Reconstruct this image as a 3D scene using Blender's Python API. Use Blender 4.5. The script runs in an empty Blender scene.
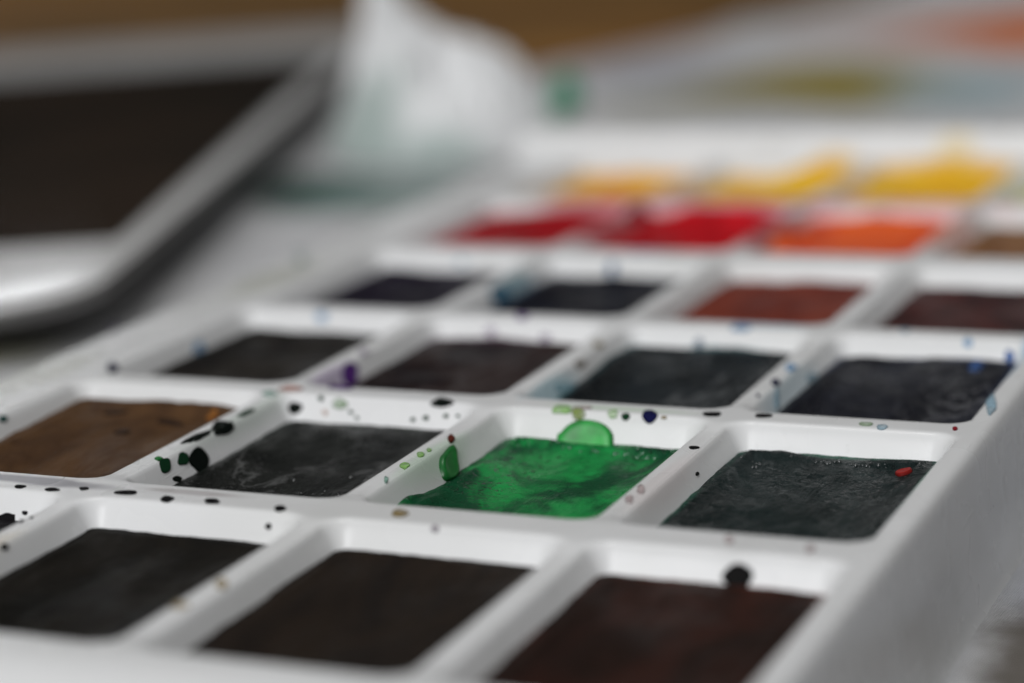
import bpy, math, random
import numpy as np
from mathutils import Matrix, Vector

# 1 unit of the layout below = one well pitch across the tray = 2 cm; everything is built at real size in metres
S = 0.02
scene = bpy.context.scene
COL = scene.collection

# ------------------------------------------------------------------ camera, light, exposure
cam_d = bpy.data.cameras.new('camera')
cam = bpy.data.objects.new('camera', cam_d)
COL.objects.link(cam)
cam.matrix_world = Matrix((
    (0.93034625, -0.04686238, 0.36367535, 5.5869 * S),
    (0.36475256, 0.21988937, -0.9047675, -7.5761 * S),
    (-0.03756879, 0.97439857, 0.22166643, 2.8207 * S),
    (0, 0, 0, 1)))
cam_d.sensor_width = 36.0
cam_d.lens = 2662.89 * 36.0 / 1024.0
cam_d.clip_start = 0.01
cam_d.clip_end = 50.0
cam_d.dof.use_dof = True
cam_d.dof.focus_distance = 10.25 * S
cam_d.dof.aperture_fstop = 13.5
cam_d.dof.aperture_blades = 7
scene.camera = cam

world = bpy.data.worlds.new('World')
scene.world = world
world.use_nodes = True
wt = world.node_tree
wbg = wt.nodes['Background']
# the room round the table: dark at eye level and below, a pale ceiling overhead
w_tc = wt.nodes.new('ShaderNodeTexCoord')
w_sp = wt.nodes.new('ShaderNodeSeparateXYZ')
w_mr = wt.nodes.new('ShaderNodeValToRGB')
wt.links.new(w_tc.outputs['Generated'], w_sp.inputs[0])
wt.links.new(w_sp.outputs['Z'], w_mr.inputs[0])
w_mr.color_ramp.elements[0].position = 0.10
w_mr.color_ramp.elements[0].color = (0.014, 0.012, 0.010, 1)
w_mr.color_ramp.elements[1].position = 0.75
w_mr.color_ramp.elements[1].color = (0.17, 0.172, 0.175, 1)
_e = w_mr.color_ramp.elements.new(0.38)
_e.color = (0.055, 0.050, 0.043, 1)
wt.links.new(w_mr.outputs['Color'], wbg.inputs['Color'])
wbg.inputs['Strength'].default_value = 1.0


def area(name, loc, target, size, size_y, power, col):
    l = bpy.data.lights.new(name, 'AREA')
    l.shape = 'RECTANGLE'
    l.size, l.size_y = size, size_y
    l.energy = power
    l.color = col
    o = bpy.data.objects.new(name, l)
    o.location = loc
    d = Vector(target) - Vector(loc)
    o.rotation_euler = d.to_track_quat('-Z', 'Y').to_euler()
    COL.objects.link(o)
    return o


area('window_light', (-0.06, -1.52, 0.97), (0.03, 0.15, 0), 1.25, 0.9, 25.0, (0.985, 0.99, 1.0))
area('ceiling_light', (-0.08, 0.18, 1.0), (0.05, 0.10, 0), 0.28, 0.28, 2.0, (1.0, 0.99, 0.97))
area('side_window_light', (-0.797, 1.245, 0.264), (-0.04, 0.09, 0), 0.08, 0.026, 0.09, (0.95, 0.97, 1.0))

scene.view_settings.view_transform = 'Standard'
scene.view_settings.look = 'None'
scene.view_settings.exposure = 0.0
scene.view_settings.gamma = 1.0


# ------------------------------------------------------------------ helpers
def vnoise(x, y, seed=0):
    """smooth value noise in -1..1 on arrays"""
    x = np.asarray(x, float); y = np.asarray(y, float)
    xi = np.floor(x).astype(np.int64); yi = np.floor(y).astype(np.int64)
    fx = x - xi; fy = y - yi
    fx = fx * fx * (3 - 2 * fx); fy = fy * fy * (3 - 2 * fy)

    def hh(a, b):
        n = (a * 374761393 + b * 668265263 + seed * 1442695041) & 0x7fffffff
        n = ((n ^ (n >> 13)) * 1274126177) & 0x7fffffff
        n = (n ^ (n >> 16)) & 0xffff
        return n / 32767.5 - 1.0
    a = hh(xi, yi); b = hh(xi + 1, yi); c = hh(xi, yi + 1); d = hh(xi + 1, yi + 1)
    return (a * (1 - fx) + b * fx) * (1 - fy) + (c * (1 - fx) + d * fx) * fy


def fbm(x, y, seed=0, octv=4):
    s = 0; a = 0.5; f = 1.0
    for k in range(octv):
        s = s + a * vnoise(np.asarray(x) * f + 13.7 * k, np.asarray(y) * f - 7.1 * k, seed + k)
        a *= 0.5; f *= 2.03
    return s


def sstep(a, b, x):
    t = np.clip((np.asarray(x, float) - a) / (b - a), 0, 1)
    return t * t * (3 - 2 * t)


# tray layout ---------------------------------------------------------------
RIM = 0.11
WX0, WX1, WY0, WY1 = -0.47, 0.45, -0.728, 0.70      # well opening round its cell's centre
SLOPE_W = 0.06
FLOOR = -0.10
ROW_DY = [-0.0102, 0.0255, 0.0015, -0.0351, 0.0118, 0.0059]
ROWS = [r * 1.625 + ROW_DY[r] for r in range(6)]
OX0, OX1, OY0, OY1 = -0.85, 3.56, -1.42, 9.55      # outer edge of the rim


def rrect_sd(x, y, x0, x1, y0, y1, r):
    cx, cy = (x0 + x1) / 2, (y0 + y1) / 2
    qx = np.abs(x - cx) - (x1 - x0) / 2 + r
    qy = np.abs(y - cy) - (y1 - y0) / 2 + r
    return np.hypot(np.maximum(qx, 0), np.maximum(qy, 0)) + np.minimum(np.maximum(qx, qy), 0) - r


def warp(x, y):
    return -0.0057 * (x - 2) + 0.0038 * (x - 2) * (y - 1.5)


def well_depth(x, y):
    """how far inside its well a point is (negative on the dividers)"""
    c = np.clip(np.round(x), 0, 3)
    ry = np.array(ROWS)
    r = np.clip(np.round(y / 1.625), 0, 5).astype(int)
    return -rrect_sd(x - c, y - ry[r], WX0, WX1, WY0, WY1, 0.10)


def tray_z(x, y):
    """height of the tray's moulded top at layout point x, y"""
    x = np.asarray(x, float); y = np.asarray(y, float)
    d = well_depth(x, y)
    k = 0.008
    sd = k * np.logaddexp(0, d / k)                       # soft shoulder
    drop = sd * (RIM / SLOPE_W)
    lim = RIM - FLOOR
    k2 = 0.012
    drop = -k2 * np.logaddexp(-drop / k2, -lim / k2)      # soft foot
    z = RIM - drop
    # crests of the column dividers sit a hair lower than those of the row dividers
    inrow = np.min(np.abs(np.stack([y - (q + 0.797) for q in ROWS] + [y - (ROWS[0] - 0.86)])), axis=0)
    z = z - 0.018 * sstep(0.10, 0.30, inrow) * sstep(0.0, 0.012, -d) * ((x > -0.4) & (x < 3.4))
    do = -rrect_sd(x, y, OX0, OX1, OY0, OY1, 0.16)
    t = np.clip(1 - do / 0.05, 0, 1)
    z = z - 0.05 * (1 - np.sqrt(np.clip(1 - t * t, 0, 1)))
    z = z + 0.17 * sstep(8.86, 9.10, y)                   # the far margin stands up as a lip
    z = z - 0.22 * sstep(-0.84, -1.55, y)                 # and the near one rolls down
    return z + warp(x, y)
# ------------------------------------------------------------------ materials
def srgb(r, g, b):
    f = lambda c: (c / 255 / 12.92) if c <= 10.31 else ((c / 255 + 0.055) / 1.055) ** 2.4
    return (f(r), f(g), f(b), 1.0)


class NT:
    """small wrapper round a material's node tree; co = object coordinates in layout units"""
    def __init__(self, name):
        self.m = bpy.data.materials.new(name)
        self.m.use_nodes = True
        self.t = self.m.node_tree
        self.b = self.t.nodes['Principled BSDF']
        tc = self.t.nodes.new('ShaderNodeTexCoord')
        v = self.t.nodes.new('ShaderNodeVectorMath'); v.operation = 'SCALE'
        v.inputs['Scale'].default_value = 1.0 / S
        self.link(tc.outputs['Object'], v.inputs[0])
        self.co = v.outputs[0]

    def link(self, a, b): self.t.links.new(a, b)

    def new(self, typ, **kw):
        n = self.t.nodes.new(typ)
        for k, v in kw.items(): setattr(n, k, v)
        return n

    def set(self, **kw):
        names = dict(rough='Roughness', metal='Metallic', spec='Specular IOR Level', coat='Coat Weight',
                     coat_rough='Coat Roughness', color='Base Color', ior='IOR', sss='Subsurface Weight', trans='Transmission Weight')
        for k, v in kw.items(): self.b.inputs[names[k]].default_value = v

    def stretch(self, sx, sy, sz, off=(0, 0, 0), rot=0.0):
        mp = self.new('ShaderNodeMapping')
        mp.inputs['Scale'].default_value = (sx, sy, sz)
        mp.inputs['Location'].default_value = off
        mp.inputs['Rotation'].default_value = (0, 0, rot)
        self.link(self.co, mp.inputs[0])
        return mp.outputs[0]

    def noise(self, scale, detail=4, rough=0.55, vec=None, dist=0.0):
        n = self.new('ShaderNodeTexNoise')
        n.inputs['Scale'].default_value = scale
        n.inputs['Detail'].default_value = detail
        n.inputs['Roughness'].default_value = rough
        n.inputs['Distortion'].default_value = dist
        self.link(vec or self.co, n.inputs['Vector'])
        return n.outputs['Fac']

    def rng(self, val, a, b, c=0.0, d=1.0, smooth=True):
        n = self.new('ShaderNodeMapRange')
        if smooth: n.interpolation_type = 'SMOOTHSTEP'
        for i, x in enumerate((a, b, c, d)): n.inputs[i + 1].default_value = x
        self.link(val, n.inputs[0])
        return n.outputs[0]

    def math(self, op, a, b=None):
        n = self.new('ShaderNodeMath', operation=op)
        for i, v in enumerate((a, b)):
            if v is None: continue
            if isinstance(v, (int, float)): n.inputs[i].default_value = v
            else: self.link(v, n.inputs[i])
        return n.outputs[0]

    def mix(self, fac, a, b):
        n = self.new('ShaderNodeMix', data_type='RGBA')
        if isinstance(fac, (int, float)): n.inputs[0].default_value = fac
        else: self.link(fac, n.inputs[0])
        for v, i in ((a, 6), (b, 7)):
            if isinstance(v, tuple): n.inputs[i].default_value = v
            else: self.link(v, n.inputs[i])
        return n.outputs[2]

    def color(self, c): self.link(c, self.b.inputs['Base Color'])
    def rough(self, r): self.link(r, self.b.inputs['Roughness'])

    def bump(self, h, strength=0.3, dist=0.01, chain=None):
        n = self.new('ShaderNodeBump')
        n.inputs['Strength'].default_value = strength
        n.inputs['Distance'].default_value = dist * S
        self.link(h, n.inputs['Height'])
        if chain is not None: self.link(chain, n.inputs['Normal'])
        self.link(n.outputs[0], self.b.inputs['Normal'])
        return n.outputs[0]

    def blob(self, x, y, rx, ry, rot, edge, warpn, amt):
        """soft-edged stain of its own outline at a place on the surface"""
        s = self.new('ShaderNodeVectorMath', operation='SUBTRACT')
        self.link(self.co, s.inputs[0]); s.inputs[1].default_value = (x, y, 0)
        mp = self.new('ShaderNodeMapping', vector_type='TEXTURE')
        mp.inputs['Rotation'].default_value = (0, 0, rot)
        mp.inputs['Scale'].default_value = (rx, ry, 1000)
        self.link(s.outputs[0], mp.inputs[0])
        l = self.new('ShaderNodeVectorMath', operation='LENGTH')
        self.link(mp.outputs[0], l.inputs[0])
        w = self.math('ADD', l.outputs['Value'], self.math('MULTIPLY', self.math('SUBTRACT', warpn, 0.5), 1.3))
        return self.rng(w, 1.0 - edge, 1.0 + edge, amt, 0.0)


STAINS = [
    (3.425, 1.75, 0.025, 0.40, 0.0, (150, 200, 178), 0.55), (3.43, 3.6, 0.03, 0.40, 0.0, (150, 190, 215), 0.7),
    (0.56, 5.0, 0.05, 0.2, 0.0, (90, 145, 160), 0.7), (1.57, 2.85, 0.035, 0.35, 0.0, (160, 205, 218), 0.6),
    (0.55, 2.8, 0.05, 0.2, 0.0, (150, 118, 172), 0.5), (2.57, 3.1, 0.04, 0.4, 0.0, (176, 204, 216), 0.5),
    (0.1, 0.83, 0.5, 0.05, -0.05, (120, 118, 126), 0.75), (-0.35, 0.86, 0.3, 0.05, 0.0, (130, 125, 132), 0.7),
    (0.9, 0.84, 0.22, 0.03, 0.0, (150, 140, 140), 0.5), (2.52, 1.5, 0.05, 0.4, 0.0, (214, 196, 194), 0.3),
    (0.53, 6.5, 0.14, 0.45, 0.0, (190, 40, 56), 0.85), (1.52, 6.5, 0.16, 0.5, 0.0, (180, 40, 50), 0.85), (0.2, 7.2, 0.3, 0.08, 0.0, (180, 30, 50), 0.7), (1.9, 7.3, 0.25, 0.10, 0.0, (205, 70, 60), 0.6),
    (1.35, 7.25, 0.35, 0.10, 0.0, (190, 40, 60), 0.75), (2.5, 6.6, 0.10, 0.5, 0.0, (214, 130, 100), 0.65),
    (0.7, 7.28, 0.6, 0.10, 0.0, (214, 90, 110), 0.6), (2.3, 7.25, 0.5, 0.08, 0.0, (226, 150, 150), 0.6),
    (2.0, 8.9, 0.12, 0.16, 0.0, (226, 200, 120), 0.5), (1.25, 8.85, 0.14, 0.10, 0.0, (226, 180, 70), 0.8),
    (2.05, 8.80, 0.45, 0.10, 0.0, (228, 176, 50), 0.8), (1.5, 8.1, 0.10, 0.4, 0.0, (224, 180, 90), 0.7),
    (0.5, 8.1, 0.10, 0.4, 0.0, (220, 170, 90), 0.6), (2.5, 8.1, 0.10, 0.4, 0.0, (214, 200, 130), 0.6),
    (-0.67, 4.6, 0.12, 0.5, 0.0, (176, 178, 160), 0.5), (-0.7, 2.4, 0.12, 0.4, 0.0, (168, 170, 156), 0.45),
    (1.05, 5.72, 0.12, 0.07, 0.0, (150, 170, 205), 0.6), (2.2, 4.05, 0.16, 0.05, 0.0, (190, 215, 230), 0.6),
    (1.53, 1.6, 0.06, 0.35, 0.0, (176, 205, 178), 0.55), (0.52, 1.9, 0.05, 0.4, 0.0, (176, 190, 178), 0.5),
    (0.5, -0.1, 0.05, 0.35, 0.0, (200, 186, 156), 0.55), (2.0, 2.42, 0.3, 0.03, 0.0, (196, 222, 190), 0.5),
]


def white_plastic():
    n = NT('white_moulded_plastic')
    a = n.noise(0.9, 3); b = n.noise(3.0, 2)
    c = n.mix(n.rng(a, 0.35, 0.75, 0, 0.6), (0.80, 0.805, 0.81, 1), (0.72, 0.725, 0.715, 1))
    sm = n.noise(2.6, 3, 0.5, vec=n.stretch(1.0, 0.5, 0.7))
    c = n.mix(n.rng(sm, 0.56, 0.80, 0, 0.30), c, (0.52, 0.52, 0.50, 1))
    # washed-out paint left on the dividers: x, y, half sizes, turn, colour, strength
    for x, y, rx, ry, rot, col, amt in STAINS:
        c = n.mix(n.blob(x - 1.4, y - 4.3, rx, ry, rot, 0.45, sm, amt), c, srgb(*col))
    n.color(c)
    n.rough(n.rng(b, 0.3, 0.7, 0.22, 0.34))
    n.set(spec=0.34)
    sc = n.noise(3.0, 2, 0.5, vec=n.stretch(0.6, 22.0, 6.0, rot=0.5))
    sc2 = n.noise(3.0, 2, 0.5, vec=n.stretch(18.0, 0.5, 6.0, rot=0.25))
    n.bump(n.math('MAXIMUM', n.rng(sc, 0.68, 0.72), n.rng(sc2, 0.69, 0.73)), 0.25, 0.006)
    return n.m


def cake_mat(name, c1, c2, wet, seed, haze, edge_col):
    if max(c1[:3]) < 0.05:
        c1, c2 = (tuple(x * 0.72 for x in q[:3]) + (1,) for q in (c1, c2))
    n = NT(name)
    off = (seed * 3.7, seed * 1.9, 0)
    st = n.stretch(1.0, 0.45, 1.0, off, 0.35 + 0.3 * math.sin(seed))
    a = n.noise(2.8, 6, 0.62, vec=st, dist=1.2)
    b = n.noise(3.4, 7, 0.66, vec=n.stretch(1.0, 0.55, 1.0, (off[1], off[0], 0), 0.9), dist=2.2)
    col = n.mix(n.rng(a, 0.40, 0.60), c1, c2)
    # chalky brush swirls; the colour also holds the hazy sheen of the dried paint
    sheen_film = tuple(min(1, x * 1.5 + 0.020) for x in c2[:3]) + (1,)
    col = n.mix(n.math('MULTIPLY', n.rng(b, 0.54, 0.72), 0.6 * haze), col, sheen_film)
    if haze > 0.4:
        # brush swirls, lightened in the colour to give a wet sheen
        v = n.noise(1.7, 5, 0.55, vec=n.stretch(1.0, 0.6, 1.0, (off[1] + 5, off[0], 0), 0.6), dist=1.6)
        v = n.math('ABSOLUTE', n.math('SUBTRACT', v, 0.5))
        v = n.math('MULTIPLY', n.rng(v, 0.0, 0.024, 1.0, 0.0), n.rng(n.noise(1.3, 3, 0.5, vec=st), 0.42, 0.62))
        col = n.mix(n.math('MULTIPLY', v, 0.75 * haze), col, tuple(min(1, x * 1.5 + 0.15) for x in c2[:3]) + (1,))
    # thin paint at the rim of the cake shows its hue
    at = n.new('ShaderNodeAttribute'); at.attribute_name = 'rim'
    e = n.math('MULTIPLY', at.outputs['Fac'], n.rng(n.noise(3.0, 4, 0.6, vec=st), 0.40, 0.60))
    col = n.mix(e, col, edge_col)
    n.color(col)
    n.rough(n.rng(n.noise(4.0, 5, 0.6, vec=st), 0.38, 0.62, 0.40 - 0.27 * wet, 0.62 - 0.20 * wet))
    h = n.bump(n.noise(3.2, 6, 0.6, vec=st, dist=1.0), 0.45 + 0.4 * wet, 0.05)
    h = n.bump(n.rng(n.noise(24.0, 4, 0.65), 0.45, 0.8), 0.20 + 0.45 * wet, 0.016, chain=h)
    if wet > 0.45:
        # patches of wet grain that catch the light
        patch = n.rng(n.noise(2.3, 4, 0.6, vec=st), 0.50, 0.62)
        patch = n.math('MAXIMUM', patch, n.math('MULTIPLY', at.outputs['Fac'], 0.8))
        g = n.noise(40.0, 2, 0.5)
        n.bump(n.math('MULTIPLY', n.rng(g, 0.56, 0.72), patch), 0.9, 0.035, chain=h)
        n.link(n.math('ADD', n.math('MULTIPLY', n.math('MULTIPLY', n.rng(g, 0.56, 0.66), patch), 0.7), 0.010 + 0.08 * wet), n.b.inputs['Specular IOR Level'])
    else:
        n.set(spec=0.010 + 0.08 * wet)
    return n.m


SPOT_COL = {
    'black_green': (11, 19, 15), 'deep_green': (22, 62, 38), 'mid_green': (50, 130, 66), 'pale_green': (150, 182, 138), 'pale_orange': (222, 170, 140),
    'pale_teal': (150, 190, 175), 'pale_red': (208, 158, 146), 'black_grey': (17, 16, 18), 'red_brown': (96, 44, 34), 'lime': (150, 205, 110),
    'grey_lilac': (120, 118, 128), 'olive_green': (140, 160, 84), 'pink': (206, 188, 188), 'navy': (15, 19, 66), 'ochre': (150, 128, 74),
    'faint_grey': (178, 172, 178), 'sky_blue': (104, 165, 214), 'pale_blue': (165, 200, 218), 'blue': (38, 92, 160), 'crimson': (150, 28, 44),
    'grey_blue': (130, 146, 166), 'purple': (92, 50, 128), 'lilac': (196, 184, 204), 'teal_blue': (58, 112, 138), 'blue_grey': (72, 108, 148),
    'grey_brown': (140, 130, 116), 'pale_cyan': (160, 206, 220), 'grey_violet': (110, 106, 128), 'grey_teal': (130, 160, 154), 'deep_teal': (40, 84, 80),
    'black_brown': (9, 8, 8), 'ochre_pale': (186, 168, 134), 'wet_green': (44, 176, 74), 'wet_green2': (36, 138, 62), 'amber': (222, 158, 40),
    'red_chip': (160, 40, 36), 'orange_chip': (176, 112, 48), 'dark_fleck': (52, 36, 26), 'bright_blue': (62, 104, 170),
}
SPOT_WORDS = {}
_spot_m = {}


def spot_mat(key):
    if key not in _spot_m:
        n = NT('dried_paint_' + key)
        c = srgb(*SPOT_COL[key])
        a = n.noise(6.0 if key.startswith('wet') else 16.0, 4, 0.6)
        body = n.mix(n.rng(a, 0.35, 0.7), c, tuple(x * (0.50 if key.startswith('wet') else 0.75) for x in c[:3]) + (1,))
        at = n.new('ShaderNodeAttribute'); at.attribute_name = 'rim'
        # pigment gathers at the rim of a drying drop
        n.color(n.mix(n.math('MULTIPLY', at.outputs['Fac'], 0.85), body, tuple(x * (0.30 if key != 'wet_green' else 0.22) for x in c[:3]) + (1,)))
        dark = sum(SPOT_COL[key]) < 330
        if not dark and not key.startswith('wet'):
            # thin washes let the plastic show through
            al = n.rng(n.noise(22.0, 4, 0.65), 0.34, 0.66, 0.25, 0.95)
            n.link(n.math('MAXIMUM', al, n.math('MULTIPLY', at.outputs['Fac'], 0.9)), n.b.inputs['Alpha'])
        n.set(rough=0.32 if key.startswith('wet') else 0.5, spec=0.4 if key.startswith('wet') else (0.06 if dark else 0.25))
        _spot_m[key] = n.m
    return _spot_m[key]


# ------------------------------------------------------------------ object builders
def mesh_obj(name, verts, faces, material, parent=None, smooth=True, loc=(0, 0, 0)):
    """verts in layout units, relative to loc (also layout units, relative to the parent)"""
    me = bpy.data.meshes.new(name)
    v = np.asarray(verts, float) * S
    me.from_pydata(v.tolist(), [], faces)
    me.update()
    if smooth:
        me.polygons.foreach_set('use_smooth', [True] * len(me.polygons))
    me.materials.append(material)
    o = bpy.data.objects.new(name, me)
    COL.objects.link(o)
    o.location = [c * S for c in loc]
    if parent is not None: o.parent = parent
    return o


def tag(o, label=None, cat=None, group=None, kind=None):
    if label: o['label'] = label
    if cat: o['category'] = cat
    if group: o['group'] = group
    if kind: o['kind'] = kind
    return o


def empty(name, loc=(0, 0, 0)):
    o = bpy.data.objects.new(name, None)
    o.empty_display_size = 0.01
    o.location = [c * S for c in loc]
    COL.objects.link(o)
    return o


def grid_faces(nx, ny, off=0):
    i = np.arange(nx - 1); j = np.arange(ny - 1)
    I, J = np.meshgrid(i, j)
    a = (J * nx + I + off).ravel()
    return np.stack([a, a + 1, a + 1 + nx, a + nx], 1).tolist()


# ------------------------------------------------------------------ the setting: table top and paint cloth
TABLE_Z = -0.50


def make_table():
    n = NT('brown_wood')
    g = n.noise(0.7, 6, 0.6, vec=n.stretch(0.35, 3.0, 1, rot=0.3))
    big = n.noise(0.16, 3, 0.5)
    c = n.mix(n.rng(g, 0.3, 0.7), (0.19, 0.088, 0.026, 1), (0.29, 0.155, 0.048, 1))
    c = n.mix(n.rng(big, 0.40, 0.62, 0, 0.75), c, (0.10, 0.062, 0.028, 1))
    n.color(c); n.set(rough=0.7, spec=0.08)
    n.bump(g, 0.15, 0.05)
    z1, z0 = TABLE_Z - 0.03, TABLE_Z - 1.6
    X0, X1, Y0, Y1 = -60, 45, -14, 95
    v = [(X0, Y0, z0), (X1, Y0, z0), (X1, Y1, z0), (X0, Y1, z0), (X0, Y0, z1), (X1, Y0, z1), (X1, Y1, z1), (X0, Y1, z1)]
    f = [(3, 2, 1, 0), (4, 5, 6, 7), (0, 1, 5, 4), (1, 2, 6, 5), (2, 3, 7, 6), (3, 0, 4, 7)]
    o = mesh_obj('tabletop', v, f, n.m, smooth=False)
    tag(o, kind='structure')


def make_cloth():
    n = NT('white_paint_cloth')
    w = n.noise(1.1, 5, 0.6)
    w2 = n.noise(0.45, 4, 0.55)
    c = n.mix(n.rng(w2, 0.35, 0.7), (0.80, 0.80, 0.81, 1), (0.70, 0.705, 0.72, 1))
    for x, y, rx, ry, rot, edge, col, amt in (
            (-0.90, 16.5, 1.2, 1.6, 0.3, 0.40, (0.36, 0.28, 0.03, 1), 1.0),
            (-1.8, 15.4, 0.9, 0.8, 0.2, 0.5, (0.34, 0.33, 0.20, 1), 0.6),
            (-1.4, 20.8, 0.9, 1.2, 0.0, 0.5, (0.75, 0.50, 0.42, 1), 0.6),
            (0.45, 16.4, 0.75, 1.0, 0.0, 0.5, (0.36, 0.56, 0.62, 1), 0.75),
            (-3.9, 19.6, 0.8, 1.6, 0.0, 0.5, (0.46, 0.36, 0.38, 1), 0.6),
            (-2.7, 17.4, 0.9, 1.0, 0.0, 0.5, (0.40, 0.42, 0.50, 1), 0.6),
            (-2.85, 5.0, 0.5, 0.45, 0.5, 0.4, (0.42, 0.41, 0.27, 1), 0.8),
            (-3.25, 10.4, 0.50, 0.95, 0.4, 0.35, (0.010, 0.045, 0.032, 1), 1.0),
            (-2.7, 10.4, 0.8, 0.9, 0.4, 0.5, (0.20, 0.31, 0.28, 1), 0.75),
            (-1.75, 8.9, 0.45, 1.0, 0.2, 0.5, (0.40, 0.28, 0.24, 1), 0.5),
            (-1.9, 12.4, 0.45, 1.2, 0.0, 0.5, (0.34, 0.27, 0.28, 1), 0.6),
            (4.4, 2.2, 0.5, 0.5, 0.45, 0.5, (0.26, 0.25, 0.17, 1), 0.6),
            (3.9, 2.3, 0.22, 0.5, 0.3, 0.6, (0.34, 0.36, 0.44, 1), 0.6),
            (0.35, 21.2, 1.35, 2.2, 0.0, 0.45, (0.85, 0.20, 0.03, 1), 1.0),
            (4.6, 3.4, 0.9, 3.0, 0.1, 0.4, (0.42, 0.44, 0.48, 1), 0.85),  # grey patch added to darken the cloth and cut its bounce onto the tray
            (4.15, 1.35, 0.36, 0.8, 0.45, 0.35, (0.10, 0.075, 0.045, 1), 0.85),
            (6.5, 6.0, 1.2, 1.0, 0.3, 0.5, (0.30, 0.10, 0.12, 1), 0.5)):
        c = n.mix(n.blob(x, y, rx, ry, rot, edge, w, amt), c, col)
    # plain weave: two crossed sets of threads
    waves = []
    for ax in ('X', 'Y'):
        t = n.new('ShaderNodeTexWave', wave_type='BANDS', bands_direction=ax)
        t.inputs['Scale'].default_value = 26.0
        t.inputs['Distortion'].default_value = 0.35
        n.link(n.stretch(1, 1, 1, rot=0.12), t.inputs[0])
        waves.append(t.outputs['Fac'])
    weave = n.math('MULTIPLY', waves[0], waves[1])
    c = n.mix(n.rng(weave, 0.0, 0.9, 0.16, 0.0), c, (0.13, 0.13, 0.14, 1))
    n.color(c); n.set(rough=0.92, spec=0.15)
    n.bump(weave, 0.6, 0.02)
    ny, nx = 170, 110
    ys = np.concatenate([np.linspace(-8, 14, 90), np.linspace(14.4, 42, 80)])
    xl = np.interp(ys, [-8, 13, 17.0, 24, 42], [-13, -12, -4.3, -2.6, -0.6])
    s = np.linspace(0, 1, nx)
    X = xl[:, None] + (13 - xl)[:, None] * s[None]
    Y = np.repeat(ys[:, None], nx, 1) + 0.1 * fbm(X * 0.7, X * 0 + 3, 4)
    out = np.maximum(rrect_sd(X, Y, -1.5, 4.0, -2, 10.8, 0.3), 0)
    fold = sstep(0.0, 1.5, out)
    Z = TABLE_Z - 0.004 + fold * (0.05 + 0.09 * fbm(X * 0.5 + Y * 0.2, Y * 0.35, 11)) * sstep(0, 1, np.maximum(rrect_sd(X, Y, -13.5, -2.0, 4.8, 21, 0.3), 0) * 2)
    V = np.stack([X, Y, Z], -1).reshape(-1, 3)
    o = mesh_obj('drop_cloth', V, grid_faces(nx, ny), n.m)
    m = o.modifiers.new('Solidify', 'SOLIDIFY'); m.thickness = 0.018 * S; m.offset = -1
    tag(o, 'white woven cloth with blurred paint stains spread under the palette', 'cloth')


make_table()
make_cloth()


# ------------------------------------------------------------------ the palette tray
def make_palette():
    root = empty('paint_palette', (1.4, 4.3, TABLE_Z))
    tag(root, 'white plastic watercolour palette with rows of square wells, spattered with paint', 'palette')
    cx = np.unique(np.round(np.concatenate([np.linspace(-0.5, -0.36, 17), np.linspace(-0.36, 0.34, 9), np.linspace(0.34, 0.5, 19)]), 5))
    xs = np.concatenate([[c + q for q in cx] for c in range(4)])
    e = np.array([0, 0.004, 0.010, 0.018, 0.028, 0.04, 0.055, 0.09, 0.14])
    xs = np.concatenate([OX0 + e, np.linspace(OX0 + 0.2, -0.51, 5), xs, OX1 - e])
    xs = np.unique(np.round(xs[(xs >= OX0) & (xs <= OX1)], 5))
    ycell = np.unique(np.round(np.concatenate([np.linspace(-0.80, -0.60, 25), np.linspace(-0.60, 0.56, 12), np.linspace(0.56, 0.80, 29)]), 5))
    ys = np.concatenate([[q + t for t in ycell] for q in ROWS])
    ys = np.concatenate([OY0 + e, np.linspace(OY0 + 0.2, ROWS[0] - 0.82, 5), ys, np.linspace(ROWS[5] + 0.81, OY1 - 0.18, 26), OY1 - e])
    ys = np.unique(np.round(ys, 4))
    ys = ys[np.concatenate([[True], np.diff(ys) > 0.003])]
    nx, ny = len(xs), len(ys)
    X, Y = np.meshgrid(xs, ys)
    Z = tray_z(X, Y)
    # the left margin widens a little towards the far end
    Xs = X + np.where(X < -0.5, (X + 0.5) / 0.35 * 0.02 * (Y - 2.0), 0)
    V = np.stack([Xs, Y, Z], -1).reshape(-1, 3)
    F = grid_faces(nx, ny)
    # outer walls
    b = [i for i in range(nx)] + [j * nx + nx - 1 for j in range(1, ny)] + [(ny - 1) * nx + i for i in range(nx - 2, -1, -1)] + [j * nx for j in range(ny - 2, 0, -1)]
    ring = V[b]
    cen = np.array([1.4, 4.3, 0])
    prev = b
    allv = [V]; n0 = len(V)
    for k, (zf, outw) in enumerate(((0.03, 0.004), (0.5, 0.025), (0.94, 0.045), (1.0, 0.075))):
        z = ring[:, 2] * (1 - zf) + (TABLE_Z - 0.008) * zf
        ox = np.where(ring[:, 0] > OX1 - 0.2, 1, 0) - np.where(ring[:, 0] < -0.7, 1, 0)
        oy = np.where(ring[:, 1] > OY1 - 0.15, 1, 0) - np.where(ring[:, 1] < OY0 + 0.15, 1, 0)
        allv.append(np.stack([ring[:, 0] + ox * outw, ring[:, 1] + oy * outw, z], 1))
        cur = list(range(n0, n0 + len(b))); n0 += len(b)
        for q in range(len(b)):
            q2 = (q + 1) % len(b)
            F.append((prev[q2], prev[q], cur[q], cur[q2]))
        prev = cur
    V = np.concatenate(allv) - np.array([1.4, 4.3, TABLE_Z])
    mesh_obj('tray', V, F, white_plastic(), root)
    return root


palette = make_palette()


def surf_normal(fn, x, y, e=0.004):
    gx = (fn(x + e, y) - fn(x - e, y)) / (2 * e)
    gy = (fn(x, y + e) - fn(x, y - e)) / (2 * e)
    l = np.sqrt(gx * gx + gy * gy + 1)
    return np.stack([-gx / l, -gy / l, 1 / l], -1)


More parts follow.
